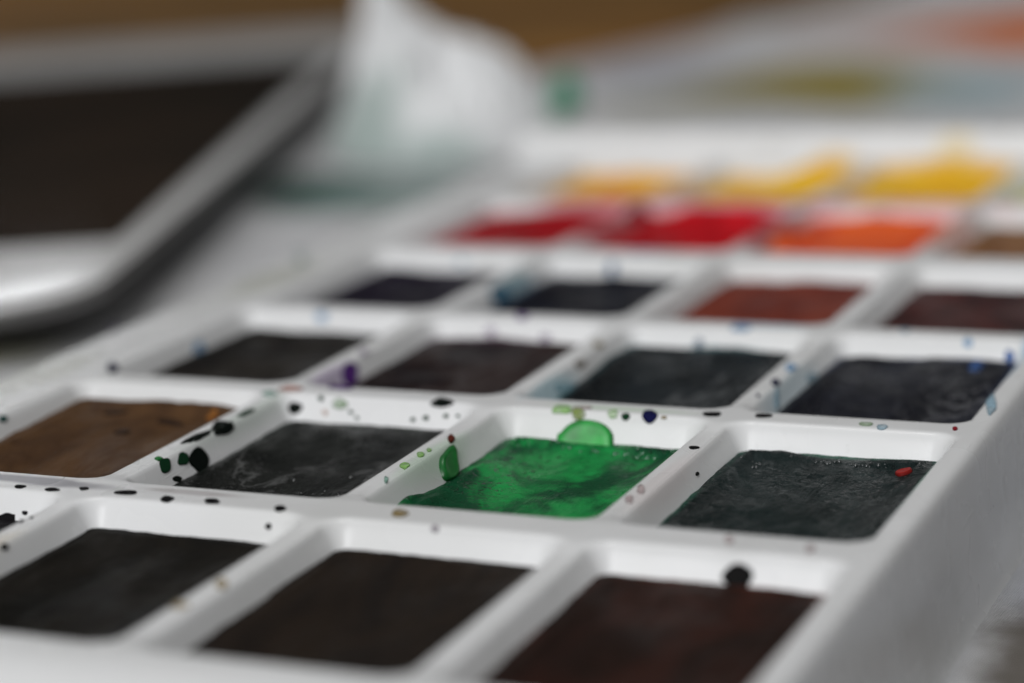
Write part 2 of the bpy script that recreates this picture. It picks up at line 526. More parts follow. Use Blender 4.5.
def make_spot(key, cx, cy, outline, parent, origin, fn=tray_z, thick=None, name='paint_spot'):
    """one dried drop: a thin lens of paint lying on the surface fn, its rim sunk into it"""
    o = np.array(outline)
    n = len(o)
    m = 32
    t = np.linspace(0, n, m, endpoint=False)
    i = np.floor(t).astype(int); f = (t - i)[:, None]
    p0, p1, p2, p3 = o[(i - 1) % n], o[i % n], o[(i + 1) % n], o[(i + 2) % n]
    ring = 0.5 * (2 * p1 + (p2 - p0) * f + (2 * p0 - 5 * p1 + 4 * p2 - p3) * f * f + (3 * p1 - p0 - 3 * p2 + p3) * f ** 3)
    size = float(np.median(np.hypot(o[:, 0], o[:, 1])))
    th = thick if thick is not None else min(0.0025, 0.0010 + 0.02 * size)
    radii = [1.0, 0.98, 0.93, 0.82, 0.6, 0.4, 0.2]
    hts = [-0.004, 0.003, 0.8, 1.0, 0.9, 0.85, 0.85]
    V = []
    for r, h in zip(radii, hts):
        x, y = cx + ring[:, 0] * r, cy + ring[:, 1] * r
        z = fn(x, y)
        N = surf_normal(fn, x, y)
        d = h if r > 0.95 else 0.003 + h * th
        V.append(np.stack([x, y, z], -1) + N * d)
    c = np.array([[cx, cy, float(fn(np.array(cx), np.array(cy)))]]) + surf_normal(fn, np.array([cx]), np.array([cy])) * (0.003 + 0.85 * th)
    V = np.concatenate(V + [c]) - np.array(origin)
    F = []
    R_ = len(radii)
    for k in range(R_ - 1):
        for q in range(m):
            q2 = (q + 1) % m
            F.append((k * m + q, k * m + q2, (k + 1) * m + q2, (k + 1) * m + q))
    for q in range(m):
        F.append(((R_ - 1) * m + q, (R_ - 1) * m + (q + 1) % m, R_ * m))
    ob = mesh_obj(name, V, F, spot_mat(key), parent)
    at = ob.data.attributes.new('rim', 'FLOAT', 'POINT')
    rr = [1.0, 1.0, 0.75, 0.10, 0.0, 0.0, 0.0]
    at.data.foreach_set('value', [q for q in rr for _ in range(m)] + [0.0])
    return ob


# ------------------------------------------------------------------ the paint cakes
def C(r, g, b, k=1.0):
    return srgb(r * k, g * k, b * k)


# row, column: main colour, second colour, wetness, level, streak strength, climb list (side angle deg, half width deg, height), label
G = 'watercolour cakes in the palette wells'
CAKES = {
    (0, 0): (C(30, 27, 30), C(22, 22, 24), 0.35, 0.01, 0.3, [], 'plain black cake, leftmost of the front row'),
    (0, 1): (C(29, 28, 26), C(38, 35, 31), 0.15, 0.008, 0.3, [], 'black cake in the front row, in front of the streaky black-green cake'),
    (0, 2): (C(40, 35, 32), C(50, 42, 36), 0.05, 0.012, 0.3, [], 'dull brown-black cake in the front row, directly in front of the bright green cake'),
    (0, 3): (C(46, 34, 30), C(64, 40, 34), 0.10, 0.012, 0.2, [], 'reddish dark brown cake in the front row with a black drop above it'),
    (1, 0): ((0.095, 0.050, 0.024, 1), (0.062, 0.033, 0.018, 1), 0.15, 0.02, 0.15, [(90, 60, 0.045)], 'ochre brown cake with dark flecks and an orange corner'),
    (1, 1): (C(26, 28, 27), C(38, 40, 38), 0.6, 0.002, 0.75, [(90, 50, 0.006)], 'streaky black-green cake left of the bright green one'),
    (1, 2): ((0.014, 0.28, 0.065, 1), (0.005, 0.060, 0.024, 1), 0.75, -0.008, 0.35, [(214, 13, 0.05), (90, 55, 0.006)], 'bright emerald green wet cake with a drop run up its back wall'),
    (1, 3): (C(20, 32, 32), C(34, 46, 46), 0.8, 0.004, 1.0, [(20, 40, 0.02), (90, 55, 0.006)], 'glossy dark green-black cake with a red chip in one corner'),
    (2, 0): (C(50, 46, 42), C(36, 34, 33), 0.15, 0.015, 0.5, [], 'charcoal grey-black cake behind the ochre brown cake'),
    (2, 1): (C(54, 40, 38), C(40, 34, 36), 0.25, 0.012, 0.5, [(100, 30, 0.02)], 'purple-brown cake beside the violet stain on the divider'),
    (2, 2): (C(28, 33, 36), C(40, 46, 50), 0.5, 0.016, 0.7, [(80, 22, 0.03), (150, 20, 0.02)], 'blue-black cake with a teal edge, directly behind the bright green cake'),
    (2, 3): (C(27, 28, 36), C(40, 42, 52), 0.5, 0.018, 0.7, [(70, 30, 0.02)], 'indigo-black cake with a small blue fleck, by the right rim'),
    (3, 0): (C(36, 30, 46), C(28, 25, 36), 0.25, 0.012, 0.3, [], 'dark violet cake, leftmost of its row behind the charcoal cake'),
    (3, 1): (C(30, 32, 44), C(26, 26, 34), 0.25, 0.012, 0.3, [], 'dark navy cake beside the teal-blue stained divider'),
    (3, 2): ((0.205, 0.045, 0.028, 1), (0.14, 0.031, 0.022, 1), 0.10, 0.012, 0.3, [], 'brick red-brown cake between the navy and maroon cakes'),
    (3, 3): ((0.075, 0.028, 0.026, 1), (0.035, 0.018, 0.018, 1), 0.15, 0.008, 0.3, [], 'dark maroon cake right of the brick red-brown cake'),
    (4, 0): ((0.43, 0.008, 0.014, 1), (0.28, 0.006, 0.010, 1), 0.30, 0.03, 0.2, [(90, 40, 0.05)], 'deep crimson cake, leftmost of the red row'),
    (4, 1): ((0.58, 0.010, 0.018, 1), (0.40, 0.007, 0.012, 1), 0.40, 0.02, 0.2, [(90, 45, 0.10), (0, 25, 0.08)], 'bright red cake heaped up its back wall'),
    (4, 2): ((0.800, 0.130, 0.030, 1), (0.680, 0.075, 0.025, 1), 0.30, 0.015, 0.2, [(90, 60, 0.05), (180, 25, 0.07)], 'orange-red cake in the red row, right of the bright red cake'),
    (4, 3): ((0.25, 0.120, 0.05, 1), (0.18, 0.085, 0.04, 1), 0.10, 0.01, 0.2, [], 'olive brown cake, rightmost of the red row'),
    (5, 0): ((0.860, 0.450, 0.030, 1), (0.800, 0.360, 0.022, 1), 0.20, 0.0, 0.2, [(90, 70, 0.05)], 'orange-yellow cake, leftmost of the yellow row'),
    (5, 1): ((0.880, 0.520, 0.030, 1), (0.820, 0.440, 0.025, 1), 0.20, 0.005, 0.2, [(68, 24, 0.10), (110, 50, 0.025)], 'golden yellow cake with a peak at its right back corner'),
    (5, 2): ((0.880, 0.540, 0.035, 1), (0.840, 0.450, 0.025, 1), 0.20, 0.02, 0.2, [(95, 50, 0.11)], 'heaped golden yellow cake with paint run up its back wall'),
    (5, 3): (C(206, 206, 150), C(190, 196, 130), 0.10, 0.0, 0.2, [], 'pale yellow-green cake, rightmost of the yellow row'),
}
EDGE = {(2, 2): C(40, 98, 104), (2, 3): C(48, 66, 110), (1, 3): C(24, 92, 72), (1, 1): C(44, 56, 48), (3, 0): C(60, 48, 92), (3, 1): C(50, 74, 110),
        (2, 1): C(92, 56, 80), (0, 3): C(90, 48, 38), (1, 2): (0.006, 0.085, 0.032, 1), (4, 1): (0.60, 0.03, 0.06, 1), (4, 0): (0.50, 0.03, 0.06, 1),
        (5, 1): (0.80, 0.46, 0.04, 1), (5, 2): (0.80, 0.46, 0.04, 1)}
CAKE_OBJ = {}
CAKE_FN = {}


def outline_pts(c, yr, d, m):
    """m points round the well's opening inset by d (array), counter-clockwise from the right"""
    x0, x1, y0, y1 = WX0, WX1, WY0, WY1
    r = 0.10
    # unit path of rounded rectangle
    hx, hy = (x1 - x0) / 2 - r, (y1 - y0) / 2 - r
    segs = [('l', (hx + r, -hy), (hx + r, hy)), ('a', (hx, hy), 0), ('l', (hx, hy + r), (-hx, hy + r)), ('a', (-hx, hy), 90),
            ('l', (-hx - r, hy), (-hx - r, -hy)), ('a', (-hx, -hy), 180), ('l', (-hx, -hy - r), (hx, -hy - r)), ('a', (hx, -hy), 270)]
    P, N = [], []
    L = [2 * hy, r * 1.9, 2 * hx, r * 1.9] * 2
    tot = sum(L)
    for sgm, ln in zip(segs, L):
        k = max(3, int(round(m * ln / tot)))
        for q in range(k):
            t = q / k
            if sgm[0] == 'l':
                a, b = np.array(sgm[1]), np.array(sgm[2])
                P.append(a + (b - a) * t); dv = (b - a) / np.linalg.norm(b - a); N.append((dv[1], -dv[0]))
            else:
                th = math.radians(sgm[2] + 90 * t)
                N.append((math.cos(th), math.sin(th))); P.append(np.array(sgm[1]) + r * np.array(N[-1]))
    P, N = np.array(P), np.array(N)
    return P, N, np.array([c + (x0 + x1) / 2, yr + (y0 + y1) / 2])


def make_cake(rc):
    r, c = rc
    c1, c2, wet, level, haze, climbs, label = CAKES[rc]
    seed = 7 * r + 31 * c + 3
    yr = ROWS[r]
    P, N, cen = outline_pts(c, yr, 0, 210)

    def edge_z(x, y):
        ang = np.degrees(np.arctan2((y - cen[1]) / 0.714, (x - cen[0]) / 0.46))
        z = level + 0.007 * fbm(x * 4, y * 4, seed, 3) + 0.004 * fbm(x * 25, y * 25, seed + 5, 2)
        for a, w, h in climbs:
            da = (ang - a + 180) % 360 - 180
            g = np.exp(-(da / w) ** 2)
            z = z + h * g * (0.75 + 0.5 * fbm(x * 5, y * 5, seed + 9, 2))
        return np.minimum(z, RIM - 0.012)

    d0 = SLOPE_W * (RIM - level) / RIM

    def fn(x, y):
        """height of the cake's surface"""
        d = -rrect_sd(x, y, c + WX0, c + WX1, yr + WY0, yr + WY1, 0.10) - d0
        ez = edge_z(x, y)
        dd = np.maximum(d, 0)
        hollow = -0.030 * sstep(0.02, 0.30, dd) * (0.8 + 0.5 * fbm(x * 1.7, y * 1.7, seed + 2, 2))
        rel = (0.020 + 0.014 * wet) * fbm(x * 3.5 + y * 0.8, y * 2.2, seed + 3, 4) * sstep(0.0, 0.12, dd)
        ridge = 0.017 * np.exp(-((dd - 0.055) / 0.018) ** 2) * (0.6 + vnoise(x * 4, y * 4, seed + 4))
        return level + (ez - level) * np.exp(-dd / 0.045) + hollow + rel + ridge + warp(x, y)

    pts = P + cen
    ze = edge_z(pts[:, 0], pts[:, 1])
    d_e = SLOPE_W * (RIM - ze) / RIM - 0.010
    out = pts - N * d_e[:, None]
    m = len(out)
    ss = np.concatenate([[1.0, 0.992, 0.982, 0.97, 0.955, 0.935, 0.91, 0.88, 0.85, 0.81, 0.77], np.linspace(0.72, 0.06, 22)])
    V = []
    for s in ss:
        q = cen + (out - cen) * s
        V.append(np.stack([q[:, 0], q[:, 1], fn(q[:, 0], q[:, 1])], 1))
    V.append(np.array([[cen[0], cen[1], float(fn(np.array(cen[0]), np.array(cen[1])))]]))
    # body below: a wall down to the well's floor
    low = cen + (out - cen) * 0.90
    V.append(np.stack([low[:, 0], low[:, 1], np.full(m, FLOOR + 0.012) + warp(low[:, 0], low[:, 1])], 1))
    V = np.concatenate(V)
    F = []
    K = len(ss)
    for k in range(K - 1):
        for q in range(m):
            q2 = (q + 1) % m
            F.append((k * m + q, k * m + q2, (k + 1) * m + q2, (k + 1) * m + q))
    for q in range(m):
        F.append(((K - 1) * m + q, (K - 1) * m + (q + 1) % m, K * m))
    b0 = K * m + 1
    for q in range(m):
        q2 = (q + 1) % m
        F.append((q2, q, b0 + q, b0 + q2))
    F.append(tuple(b0 + q for q in range(m - 1, -1, -1)))
    org = (cen[0], cen[1], FLOOR)
    o = mesh_obj('paint_cake', V - np.array(org), F, cake_mat('paint_cake_surface', c1, c2, wet, seed, haze, EDGE.get(rc, tuple(x * 0.75 for x in c1[:3]) + (1,))), loc=org)
    at = o.data.attributes.new('rim', 'FLOAT', 'POINT')
    val = np.concatenate([np.repeat(np.clip((ss - 0.915) / 0.05, 0, 1), m), [0], np.ones(m)])
    at.data.foreach_set('value', val.tolist())
    tag(o, label, 'paint cake', G)
    CAKE_OBJ[rc] = (o, org)
    CAKE_FN[rc] = fn


for rc in CAKES:
    make_cake(rc)


def disc(rx, ry, n=14, seed=0, rot=0.0):
    rs = random.Random(seed)
    a = [1 + 0.12 * (rs.random() - 0.5) * 2 for _ in range(n)]
    P = []
    for k in range(n):
        t = 2 * math.pi * k / n
        x, y = rx * a[k] * math.cos(t), ry * a[k] * math.sin(t)
        P.append((x * math.cos(rot) - y * math.sin(rot), x * math.sin(rot) + y * math.cos(rot)))
    return P


# flecks lying on the cakes themselves
for rc, key, x, y, rx, ry, rot, th in (
        ((1, 3), 'red_chip', 3.285, 2.15, 0.034, 0.040, 0.2, 0.010),
        ((2, 3), 'bright_blue', 3.222, 3.80, 0.030, 0.055, 0.0, 0.004),
        ((1, 0), 'orange_chip', 0.262, 2.20, 0.022, 0.045, 0.1, 0.006),
        ((1, 0), 'dark_fleck', 0.10, 2.12, 0.030, 0.075, 1.2, 0.003),
        ((1, 0), 'dark_fleck', -0.20, 2.18, 0.055, 0.03, 0.3, 0.003),
        ((1, 0), 'dark_fleck', -0.02, 1.92, 0.035, 0.05, 0.2, 0.003)):
    o, org = CAKE_OBJ[rc]
    make_spot(key, x, y, disc(rx, ry, seed=int(x * 100) & 255, rot=rot), o, org, CAKE_FN[rc], th, name='paint_fleck')


# tiny glossy domes added to catch the lamp as glints on wet paint
def make_glint_domes(rc, spots, col, seed):
    o, org = CAKE_OBJ[rc]
    fn = CAKE_FN[rc]
    rs = random.Random(seed)
    V, F = [], []
    for x, y, sx, sy, cnt in spots:
        for _ in range(cnt):
            bx, by = rs.gauss(x, sx), rs.gauss(y, sy)
            r = 0.004 + 0.008 * rs.random() ** 2
            z = float(fn(np.array(bx), np.array(by)))
            b0 = len(V)
            for k, ph in enumerate((0, 22, 45, 68)):
                for q in range(8):
                    t = 2 * math.pi * q / 8
                    V.append((bx + r * math.cos(math.radians(ph)) * math.cos(t), by + r * math.cos(math.radians(ph)) * math.sin(t), z + 0.8 * r * math.sin(math.radians(ph))))
            V.append((bx, by, z + 0.8 * r))
            for k in range(3):
                for q in range(8):
                    F.append((b0 + k * 8 + q, b0 + k * 8 + (q + 1) % 8, b0 + k * 8 + 8 + (q + 1) % 8, b0 + k * 8 + 8 + q))
            for q in range(8):
                F.append((b0 + 24 + q, b0 + 24 + (q + 1) % 8, b0 + 32))
    n = NT('wet_glint_dome'); n.color(n.mix(n.noise(30), col, tuple(c * 1.3 for c in col[:3]) + (1,))); n.set(rough=0.2, spec=1.0)
    ob = mesh_obj('glint_domes', np.array(V) - np.array(org), F, n.m, o)
    ob['kind'] = 'stuff'


make_glint_domes((1, 2), ((1.66, 2.20, 0.03, 0.02, 9), (1.88, 2.22, 0.03, 0.015, 6), (2.02, 2.20, 0.04, 0.015, 8), (2.20, 2.19, 0.05, 0.02, 16), (2.33, 2.1, 0.01, 0.10, 5)), (0.012, 0.12, 0.045, 1), 3)
make_glint_domes((1, 1), ((1.08, 1.05, 0.07, 0.10, 26), (0.92, 1.15, 0.05, 0.08, 10), (1.2, 1.35, 0.06, 0.15, 12), (0.75, 1.0, 0.08, 0.1, 5)), (0.012, 0.013, 0.013, 1), 5)
make_glint_domes((1, 3), ((2.70, 2.16, 0.03, 0.05, 8), (2.95, 2.22, 0.06, 0.015, 14), (3.12, 2.21, 0.06, 0.015, 12)), (0.012, 0.018, 0.018, 1), 9)
make_glint_domes((2, 2), ((2.0, 3.75, 0.10, 0.10, 6), (1.9, 3.3, 0.1, 0.15, 5)), (0.012, 0.014, 0.016, 1), 11)
SPOTS = [
    ('wet_green',1.9303,2.2889,[(0.1209,0.0038),(0.1363,-0.0633),(0.1538,-0.2002),(0.1171,-0.2516),(0.0602,-0.2365),(0.0006,-0.2123),(-0.0775,-0.1262),(-0.1312,-0.0041),(-0.1155,0.0161),(-0.0868,0.033),(-0.0412,0.0444),(0.0139,0.0463),(0.068,0.0394),(0.1073,0.0237)]),
    ('wet_green2',1.5704,1.6924,[(0.0085,0.0596),(0.0217,0.0328),(0.0282,-0.0129),(0.0271,-0.0505),(0.0239,-0.0822),(0.015,-0.0963),(0.0029,-0.0874),(-0.0098,-0.0682),(-0.0208,-0.0298),(-0.0245,0.0124),(-0.028,0.0526),(-0.0294,0.0998),(-0.0168,0.1069),(-0.0026,0.0775)]),
    ('black_green',0.6016,2.314,[(0.0334,0.0063),(0.0276,0.0004),(0.0204,-0.0047),(0.0106,-0.0101),(-0.0012,-0.0153),(-0.0121,-0.0199),(-0.0209,-0.0217),(-0.0257,-0.0174),(-0.026,-0.0087),(-0.021,0.0018),(-0.0102,0.0098),(0.0011,0.0132),(0.014,0.0157),(0.0288,0.0133)]),
    ('deep_green',0.7118,2.3456,[(0.0122,0.0005),(0.0138,-0.0026),(0.0125,-0.0058),(0.0062,-0.007),(-0.0004,-0.0065),(-0.0061,-0.0054),(-0.0103,-0.0033),(-0.0131,-0.0005),(-0.0155,0.0033),(-0.0132,0.0074),(-0.0065,0.0083),(-0.0005,0.0081),(0.006,0.0076),(0.0109,0.0041)]),
    ('pale_green',0.8054,2.3345,[(0.0368,0.0012),(0.035,-0.0047),(0.0258,-0.0091),(0.0116,-0.0112),(-0.003,-0.011),(-0.0179,-0.0101),(-0.0317,-0.0068),(-0.0356,-0.0011),(-0.0319,0.0045),(-0.0263,0.0104),(-0.0142,0.0152),(0.002,0.0142),(0.0158,0.0108),(0.0289,0.0069)]),
    ('pale_orange',0.7427,2.3137,[(0.0118,0.0003),(0.0121,-0.0018),(0.0117,-0.0046),(0.006,-0.0062),(-0.0011,-0.0054),(-0.0063,-0.004),(-0.0108,-0.0025),(-0.0136,-0.0004),(-0.0139,0.0021),(-0.011,0.0043),(-0.0051,0.0053),(0.0011,0.0054),(0.0075,0.0048),(0.0117,0.0028)]),
    ('deep_green',0.8626,2.3185,[(0.0107,0.0003),(0.0109,-0.0016),(0.0089,-0.0034),(0.0038,-0.0039),(-0.0009,-0.0038),(-0.0061,-0.0037),(-0.01,-0.0023),(-0.0097,-0.0003),(-0.0096,0.0014),(-0.0091,0.0035),(-0.0044,0.0045),(0.0009,0.004),(0.0054,0.0033),(0.0092,0.0021)]),
    ('deep_green',0.8948,2.3068,[(0.0094,0.0003),(0.0098,-0.0015),(0.0069,-0.0028),(0.0034,-0.0036),(-0.0008,-0.0039),(-0.0044,-0.0029),(-0.007,-0.0017),(-0.0094,-0.0003),(-0.0093,0.0014),(-0.0067,0.0027),(-0.0036,0.0038),(0.0008,0.0041),(0.0043,0.0028),(0.0065,0.0016)]),
    ('black_green',1.2674,2.3576,[(0.0538,0.0047),(0.0453,-0.0066),(0.0307,-0.0115),(0.0158,-0.0153),(-0.0041,-0.0162),(-0.0242,-0.015),(-0.0447,-0.0118),(-0.0511,-0.0035),(-0.042,0.0092),(-0.0397,0.0305),(-0.036,0.0589),(-0.0138,0.0583),(0.0096,0.0413),(0.0344,0.0276)]),
    ('deep_green',1.1518,2.3109,[(0.0104,0.0003),(0.0094,-0.0014),(0.0086,-0.0035),(0.0046,-0.005),(-0.001,-0.0045),(-0.0054,-0.0035),(-0.0099,-0.0024),(-0.0117,-0.0004),(-0.0101,0.0016),(-0.0079,0.0032),(-0.0042,0.0045),(0.001,0.0047),(0.0061,0.004),(0.01,0.0024)]),
    ('deep_green',1.2093,2.3162,[(0.0138,0.0004),(0.0127,-0.0019),(0.0093,-0.0038),(0.0049,-0.0053),(-0.0012,-0.0055),(-0.0065,-0.0042),(-0.0117,-0.0028),(-0.0156,-0.0005),(-0.013,0.002),(-0.0081,0.0033),(-0.0046,0.005),(0.0013,0.006),(0.0073,0.0047),(0.0112,0.0027)]),
    ('deep_green',1.298,2.3231,[(0.0128,0.0004),(0.0105,-0.0016),(0.0078,-0.0031),(0.0041,-0.0044),(-0.0011,-0.0046),(-0.0064,-0.004),(-0.0106,-0.0025),(-0.0111,-0.0003),(-0.01,0.0015),(-0.0089,0.0036),(-0.0045,0.0049),(0.001,0.0043),(0.0056,0.0036),(0.0108,0.0026)]),
    ('deep_green',1.3518,2.3247,[(0.0098,-0.0005),(0.0104,-0.0024),(0.0067,-0.003),(0.0028,-0.003),(-0.0008,-0.0034),(-0.0049,-0.0031),(-0.0075,-0.0018),(-0.009,-0.0003),(-0.009,0.0014),(-0.0065,0.0027),(-0.0031,0.0034),(0.0008,0.0037),(0.0045,0.0026),(0.0069,0.0012)]),
    ('pale_teal',0.4858,2.3147,[(0.0338,0.0073),(0.0389,-0.0059),(0.0343,-0.0188),(0.0234,-0.0294),(0.0071,-0.0312),(-0.0092,-0.0256),(-0.0262,-0.0162),(-0.0396,-0.0009),(-0.0385,0.011),(-0.0344,0.0234),(-0.0289,0.0393),(-0.0121,0.0434),(0.0068,0.031),(0.0207,0.0189)]),
    ('pale_red',0.537,2.4144,[(0.0548,0.0132),(0.0565,-0.0051),(0.0508,-0.0232),(0.0325,-0.0371),(0.0065,-0.0412),(-0.0198,-0.0407),(-0.0453,-0.0321),(-0.0525,-0.0126),(-0.0479,0.0044),(-0.05,0.023),(-0.0375,0.043),(-0.0072,0.0452),(0.018,0.0368),(0.0399,0.0282)]),
    ('black_green',0.5334,1.7782,[(0.0136,0.0798),(0.0176,0.0494),(0.0188,0.0171),(0.0168,-0.0161),(0.0128,-0.0469),(0.0066,-0.0798),(-0.0253,-0.0518),(-0.0515,0.0052),(-0.0735,0.0605),(-0.0788,0.087),(-0.0769,0.1249),(-0.0531,0.1203),(-0.0288,0.1123),(0.0046,0.0901)]),
    ('black_green',0.4972,1.6287,[(0.013,0.1129),(0.0337,0.0485),(0.0353,0.0202),(0.0363,-0.0247),(0.0334,-0.0854),(0.0064,-0.0829),(-0.0036,-0.1054),(-0.0161,-0.1116),(-0.0244,-0.0786),(-0.0274,-0.0344),(-0.0277,0.0131),(-0.0199,0.0601),(-0.0084,0.0949),(0.0034,0.119)]),
    ('deep_green',0.5051,2.0488,[(0.0248,0.0336),(0.0268,0.0198),(0.0275,-0.0046),(0.0279,-0.0308),(0.0269,-0.0637),(0.024,-0.0867),(-0.0004,-0.0622),(-0.0078,-0.0676),(-0.0141,-0.0479),(-0.0152,-0.0185),(-0.0156,0.0087),(-0.0133,0.0378),(-0.0063,0.0559),(0.0004,0.066)]),
    ('black_green',0.5701,1.5012,[(0.0092,0.0658),(0.018,0.0372),(0.024,0.0025),(0.0251,-0.0341),(0.0179,-0.0546),(0.0096,-0.0617),(0.0017,-0.0747),(-0.0097,-0.0692),(-0.0183,-0.0367),(-0.0231,-0.0012),(-0.0251,0.0345),(-0.0194,0.0586),(-0.0105,0.0671),(-0.0017,0.074)]),
    ('deep_green',0.5538,1.4013,[(0.0051,0.0358),(0.0103,0.0222),(0.0128,0.0024),(0.011,-0.0143),(0.0094,-0.0289),(0.007,-0.0469),(0.0008,-0.048),(-0.0047,-0.0321),(-0.0094,-0.0184),(-0.0143,-0.0006),(-0.014,0.0187),(-0.0104,0.0312),(-0.0064,0.0419),(-0.0007,0.0442)]),
    ('deep_green',0.5484,1.2647,[(0.005,0.0337),(0.011,0.0193),(0.014,-0.0008),(0.0138,-0.0191),(0.0123,-0.0354),(0.0077,-0.0439),(0.0014,-0.0399),(-0.0053,-0.0335),(-0.0136,-0.0181),(-0.0172,0.0056),(-0.0146,0.0209),(-0.0131,0.036),(-0.0089,0.0478),(-0.0015,0.0442)]),
    ('black_green',0.5819,1.2927,[(0.0041,0.029),(0.0058,0.0212),(0.0067,0.01),(0.006,-0.004),(0.0037,-0.0156),(0.0012,-0.0234),(-0.0015,-0.03),(-0.0043,-0.0301),(-0.006,-0.0218),(-0.0065,-0.0097),(-0.0057,0.0038),(-0.0038,0.0158),(-0.0013,0.0249),(0.0015,0.0305)]),
    ('mid_green',0.5064,1.2916,[(0.0264,-0.015),(0.0276,-0.0211),(0.0281,-0.0296),(0.0272,-0.0409),(0.0243,-0.0502),(0.0005,-0.0187),(-0.0067,-0.0165),(-0.0155,-0.0067),(-0.0182,0.0045),(-0.018,0.0135),(-0.0164,0.0222),(-0.0088,0.0237),(-0.0006,0.0202),(0.0237,-0.0143)]),
    ('black_grey',0.8519,0.7295,[(0.0265,0.0073),(0.0265,-0.0072),(0.0254,-0.0177),(0.0215,-0.027),(0.0086,-0.0295),(-0.0048,-0.0261),(-0.0165,-0.0194),(-0.0249,-0.0066),(-0.0274,0.0077),(-0.0293,0.0219),(-0.0265,0.0356),(-0.0137,0.0376),(0.0008,0.0318),(0.0157,0.0233)]),
    ('black_grey',1.0283,0.7493,[(0.0268,0.0076),(0.0362,-0.0065),(0.0337,-0.0207),(0.0207,-0.0261),(0.0083,-0.0291),(-0.006,-0.029),(-0.0183,-0.0195),(-0.0262,-0.0074),(-0.0347,0.0063),(-0.034,0.0211),(-0.0222,0.0283),(-0.0091,0.031),(0.0053,0.029),(0.0174,0.019)]),
    ('black_grey',1.3144,0.733,[(0.0222,0.0062),(0.0256,-0.009),(0.0226,-0.0189),(0.0181,-0.0264),(0.009,-0.0305),(-0.0027,-0.0275),(-0.0124,-0.0184),(-0.0208,-0.0057),(-0.026,0.0093),(-0.0256,0.0224),(-0.0213,0.0323),(-0.0124,0.0365),(-0.0001,0.0315),(0.012,0.0208)]),
    ('black_grey',1.2991,0.6642,[(0.0118,0.0005),(0.0115,-0.0019),(0.0096,-0.0042),(0.0053,-0.0058),(-0.0007,-0.0058),(-0.0061,-0.0047),(-0.0109,-0.0031),(-0.0132,-0.0005),(-0.0114,0.0019),(-0.0087,0.0038),(-0.0051,0.0057),(0.0007,0.0064),(0.0065,0.0052),(0.0104,0.003)]),
    ('red_brown',1.5106,1.8722,[(0.0227,-0.0164),(0.0255,-0.029),(0.0271,-0.0424),(0.028,-0.0579),(0.0257,-0.0703),(0.0208,-0.0708),(-0.0017,-0.026),(-0.0122,-0.0078),(-0.0218,0.0181),(-0.0259,0.0388),(-0.0265,0.0548),(-0.0198,0.0564),(-0.0085,0.0431),(0.0018,0.0282)]),
    ('lime',1.4899,1.6135,[(0.0135,0.0051),(0.0178,-0.0075),(0.019,-0.0198),(0.0168,-0.0299),(0.011,-0.0352),(0.0016,-0.0298),(-0.0072,-0.0158),(-0.0143,-0.0019),(-0.0222,0.0155),(-0.0246,0.0309),(-0.0188,0.0347),(-0.0112,0.035),(-0.0017,0.0298),(0.0076,0.0174)]),
    ('lime',1.4937,1.4492,[(0.0179,0.0097),(0.0187,-0.006),(0.0194,-0.0187),(0.0324,-0.0626),(0.0127,-0.0406),(0.0019,-0.0339),(-0.01,-0.0221),(-0.0212,-0.0027),(-0.0252,0.0164),(-0.0247,0.0293),(-0.0222,0.04),(-0.0134,0.0413),(-0.002,0.0357),(0.0099,0.0261)]),
    ('lime',1.4956,1.6838,[(0.0085,0.0042),(0.0114,-0.0044),(0.0122,-0.0127),(0.0108,-0.0194),(0.0071,-0.023),(0.0013,-0.0201),(-0.0045,-0.0108),(-0.009,-0.002),(-0.0136,0.0081),(-0.0148,0.0174),(-0.0119,0.0219),(-0.0074,0.0232),(-0.0013,0.02),(0.0045,0.0125)]),
    ('pale_teal',1.5039,1.2503,[(0.007,0.0046),(0.0253,-0.0405),(0.0275,-0.049),(0.029,-0.0592),(0.0273,-0.0654),(0.0071,-0.0285),(0.0001,-0.0174),(-0.0066,-0.0037),(-0.013,0.0121),(-0.0192,0.0293),(-0.0198,0.0394),(-0.0137,0.0353),(-0.0073,0.0287),(-0.0001,0.0202)]),
    ('black_grey',0.6597,0.7645,[(0.039,0.0111),(0.0439,0.0007),(0.0409,-0.0119),(0.0235,-0.0211),(0.0033,-0.0247),(-0.0164,-0.026),(-0.0348,-0.0224),(-0.0456,-0.013),(-0.0462,-0.0008),(-0.0362,0.0105),(-0.0212,0.0191),(-0.0036,0.0271),(0.0188,0.03),(0.0342,0.022)]),
    ('black_grey',0.2253,0.7264,[(0.0235,0.0064),(0.021,-0.0021),(0.02,-0.009),(0.0162,-0.0162),(0.0049,-0.0186),(-0.0067,-0.0167),(-0.0158,-0.0124),(-0.0211,-0.0055),(-0.0234,0.0024),(-0.0242,0.0115),(-0.0176,0.0184),(-0.0061,0.0189),(0.0047,0.0184),(0.0171,0.0157)]),
    ('black_grey',0.3661,0.7239,[(0.029,0.0077),(0.0351,-0.0007),(0.0273,-0.0089),(0.0156,-0.0137),(0.002,-0.017),(-0.0129,-0.0163),(-0.0219,-0.0122),(-0.0278,-0.0069),(-0.0306,0.0003),(-0.027,0.0087),(-0.0187,0.017),(-0.0043,0.0217),(0.0097,0.0179),(0.0182,0.0122)]),
    ('black_grey',0.4774,0.7691,[(0.018,0.0051),(0.0202,-0.0026),(0.0178,-0.0093),(0.0135,-0.015),(0.0064,-0.0202),(-0.0041,-0.0182),(-0.0108,-0.0107),(-0.0166,-0.0047),(-0.0229,0.0029),(-0.0204,0.0106),(-0.0126,0.0141),(-0.0055,0.0174),(0.004,0.0181),(0.0128,0.0126)]),
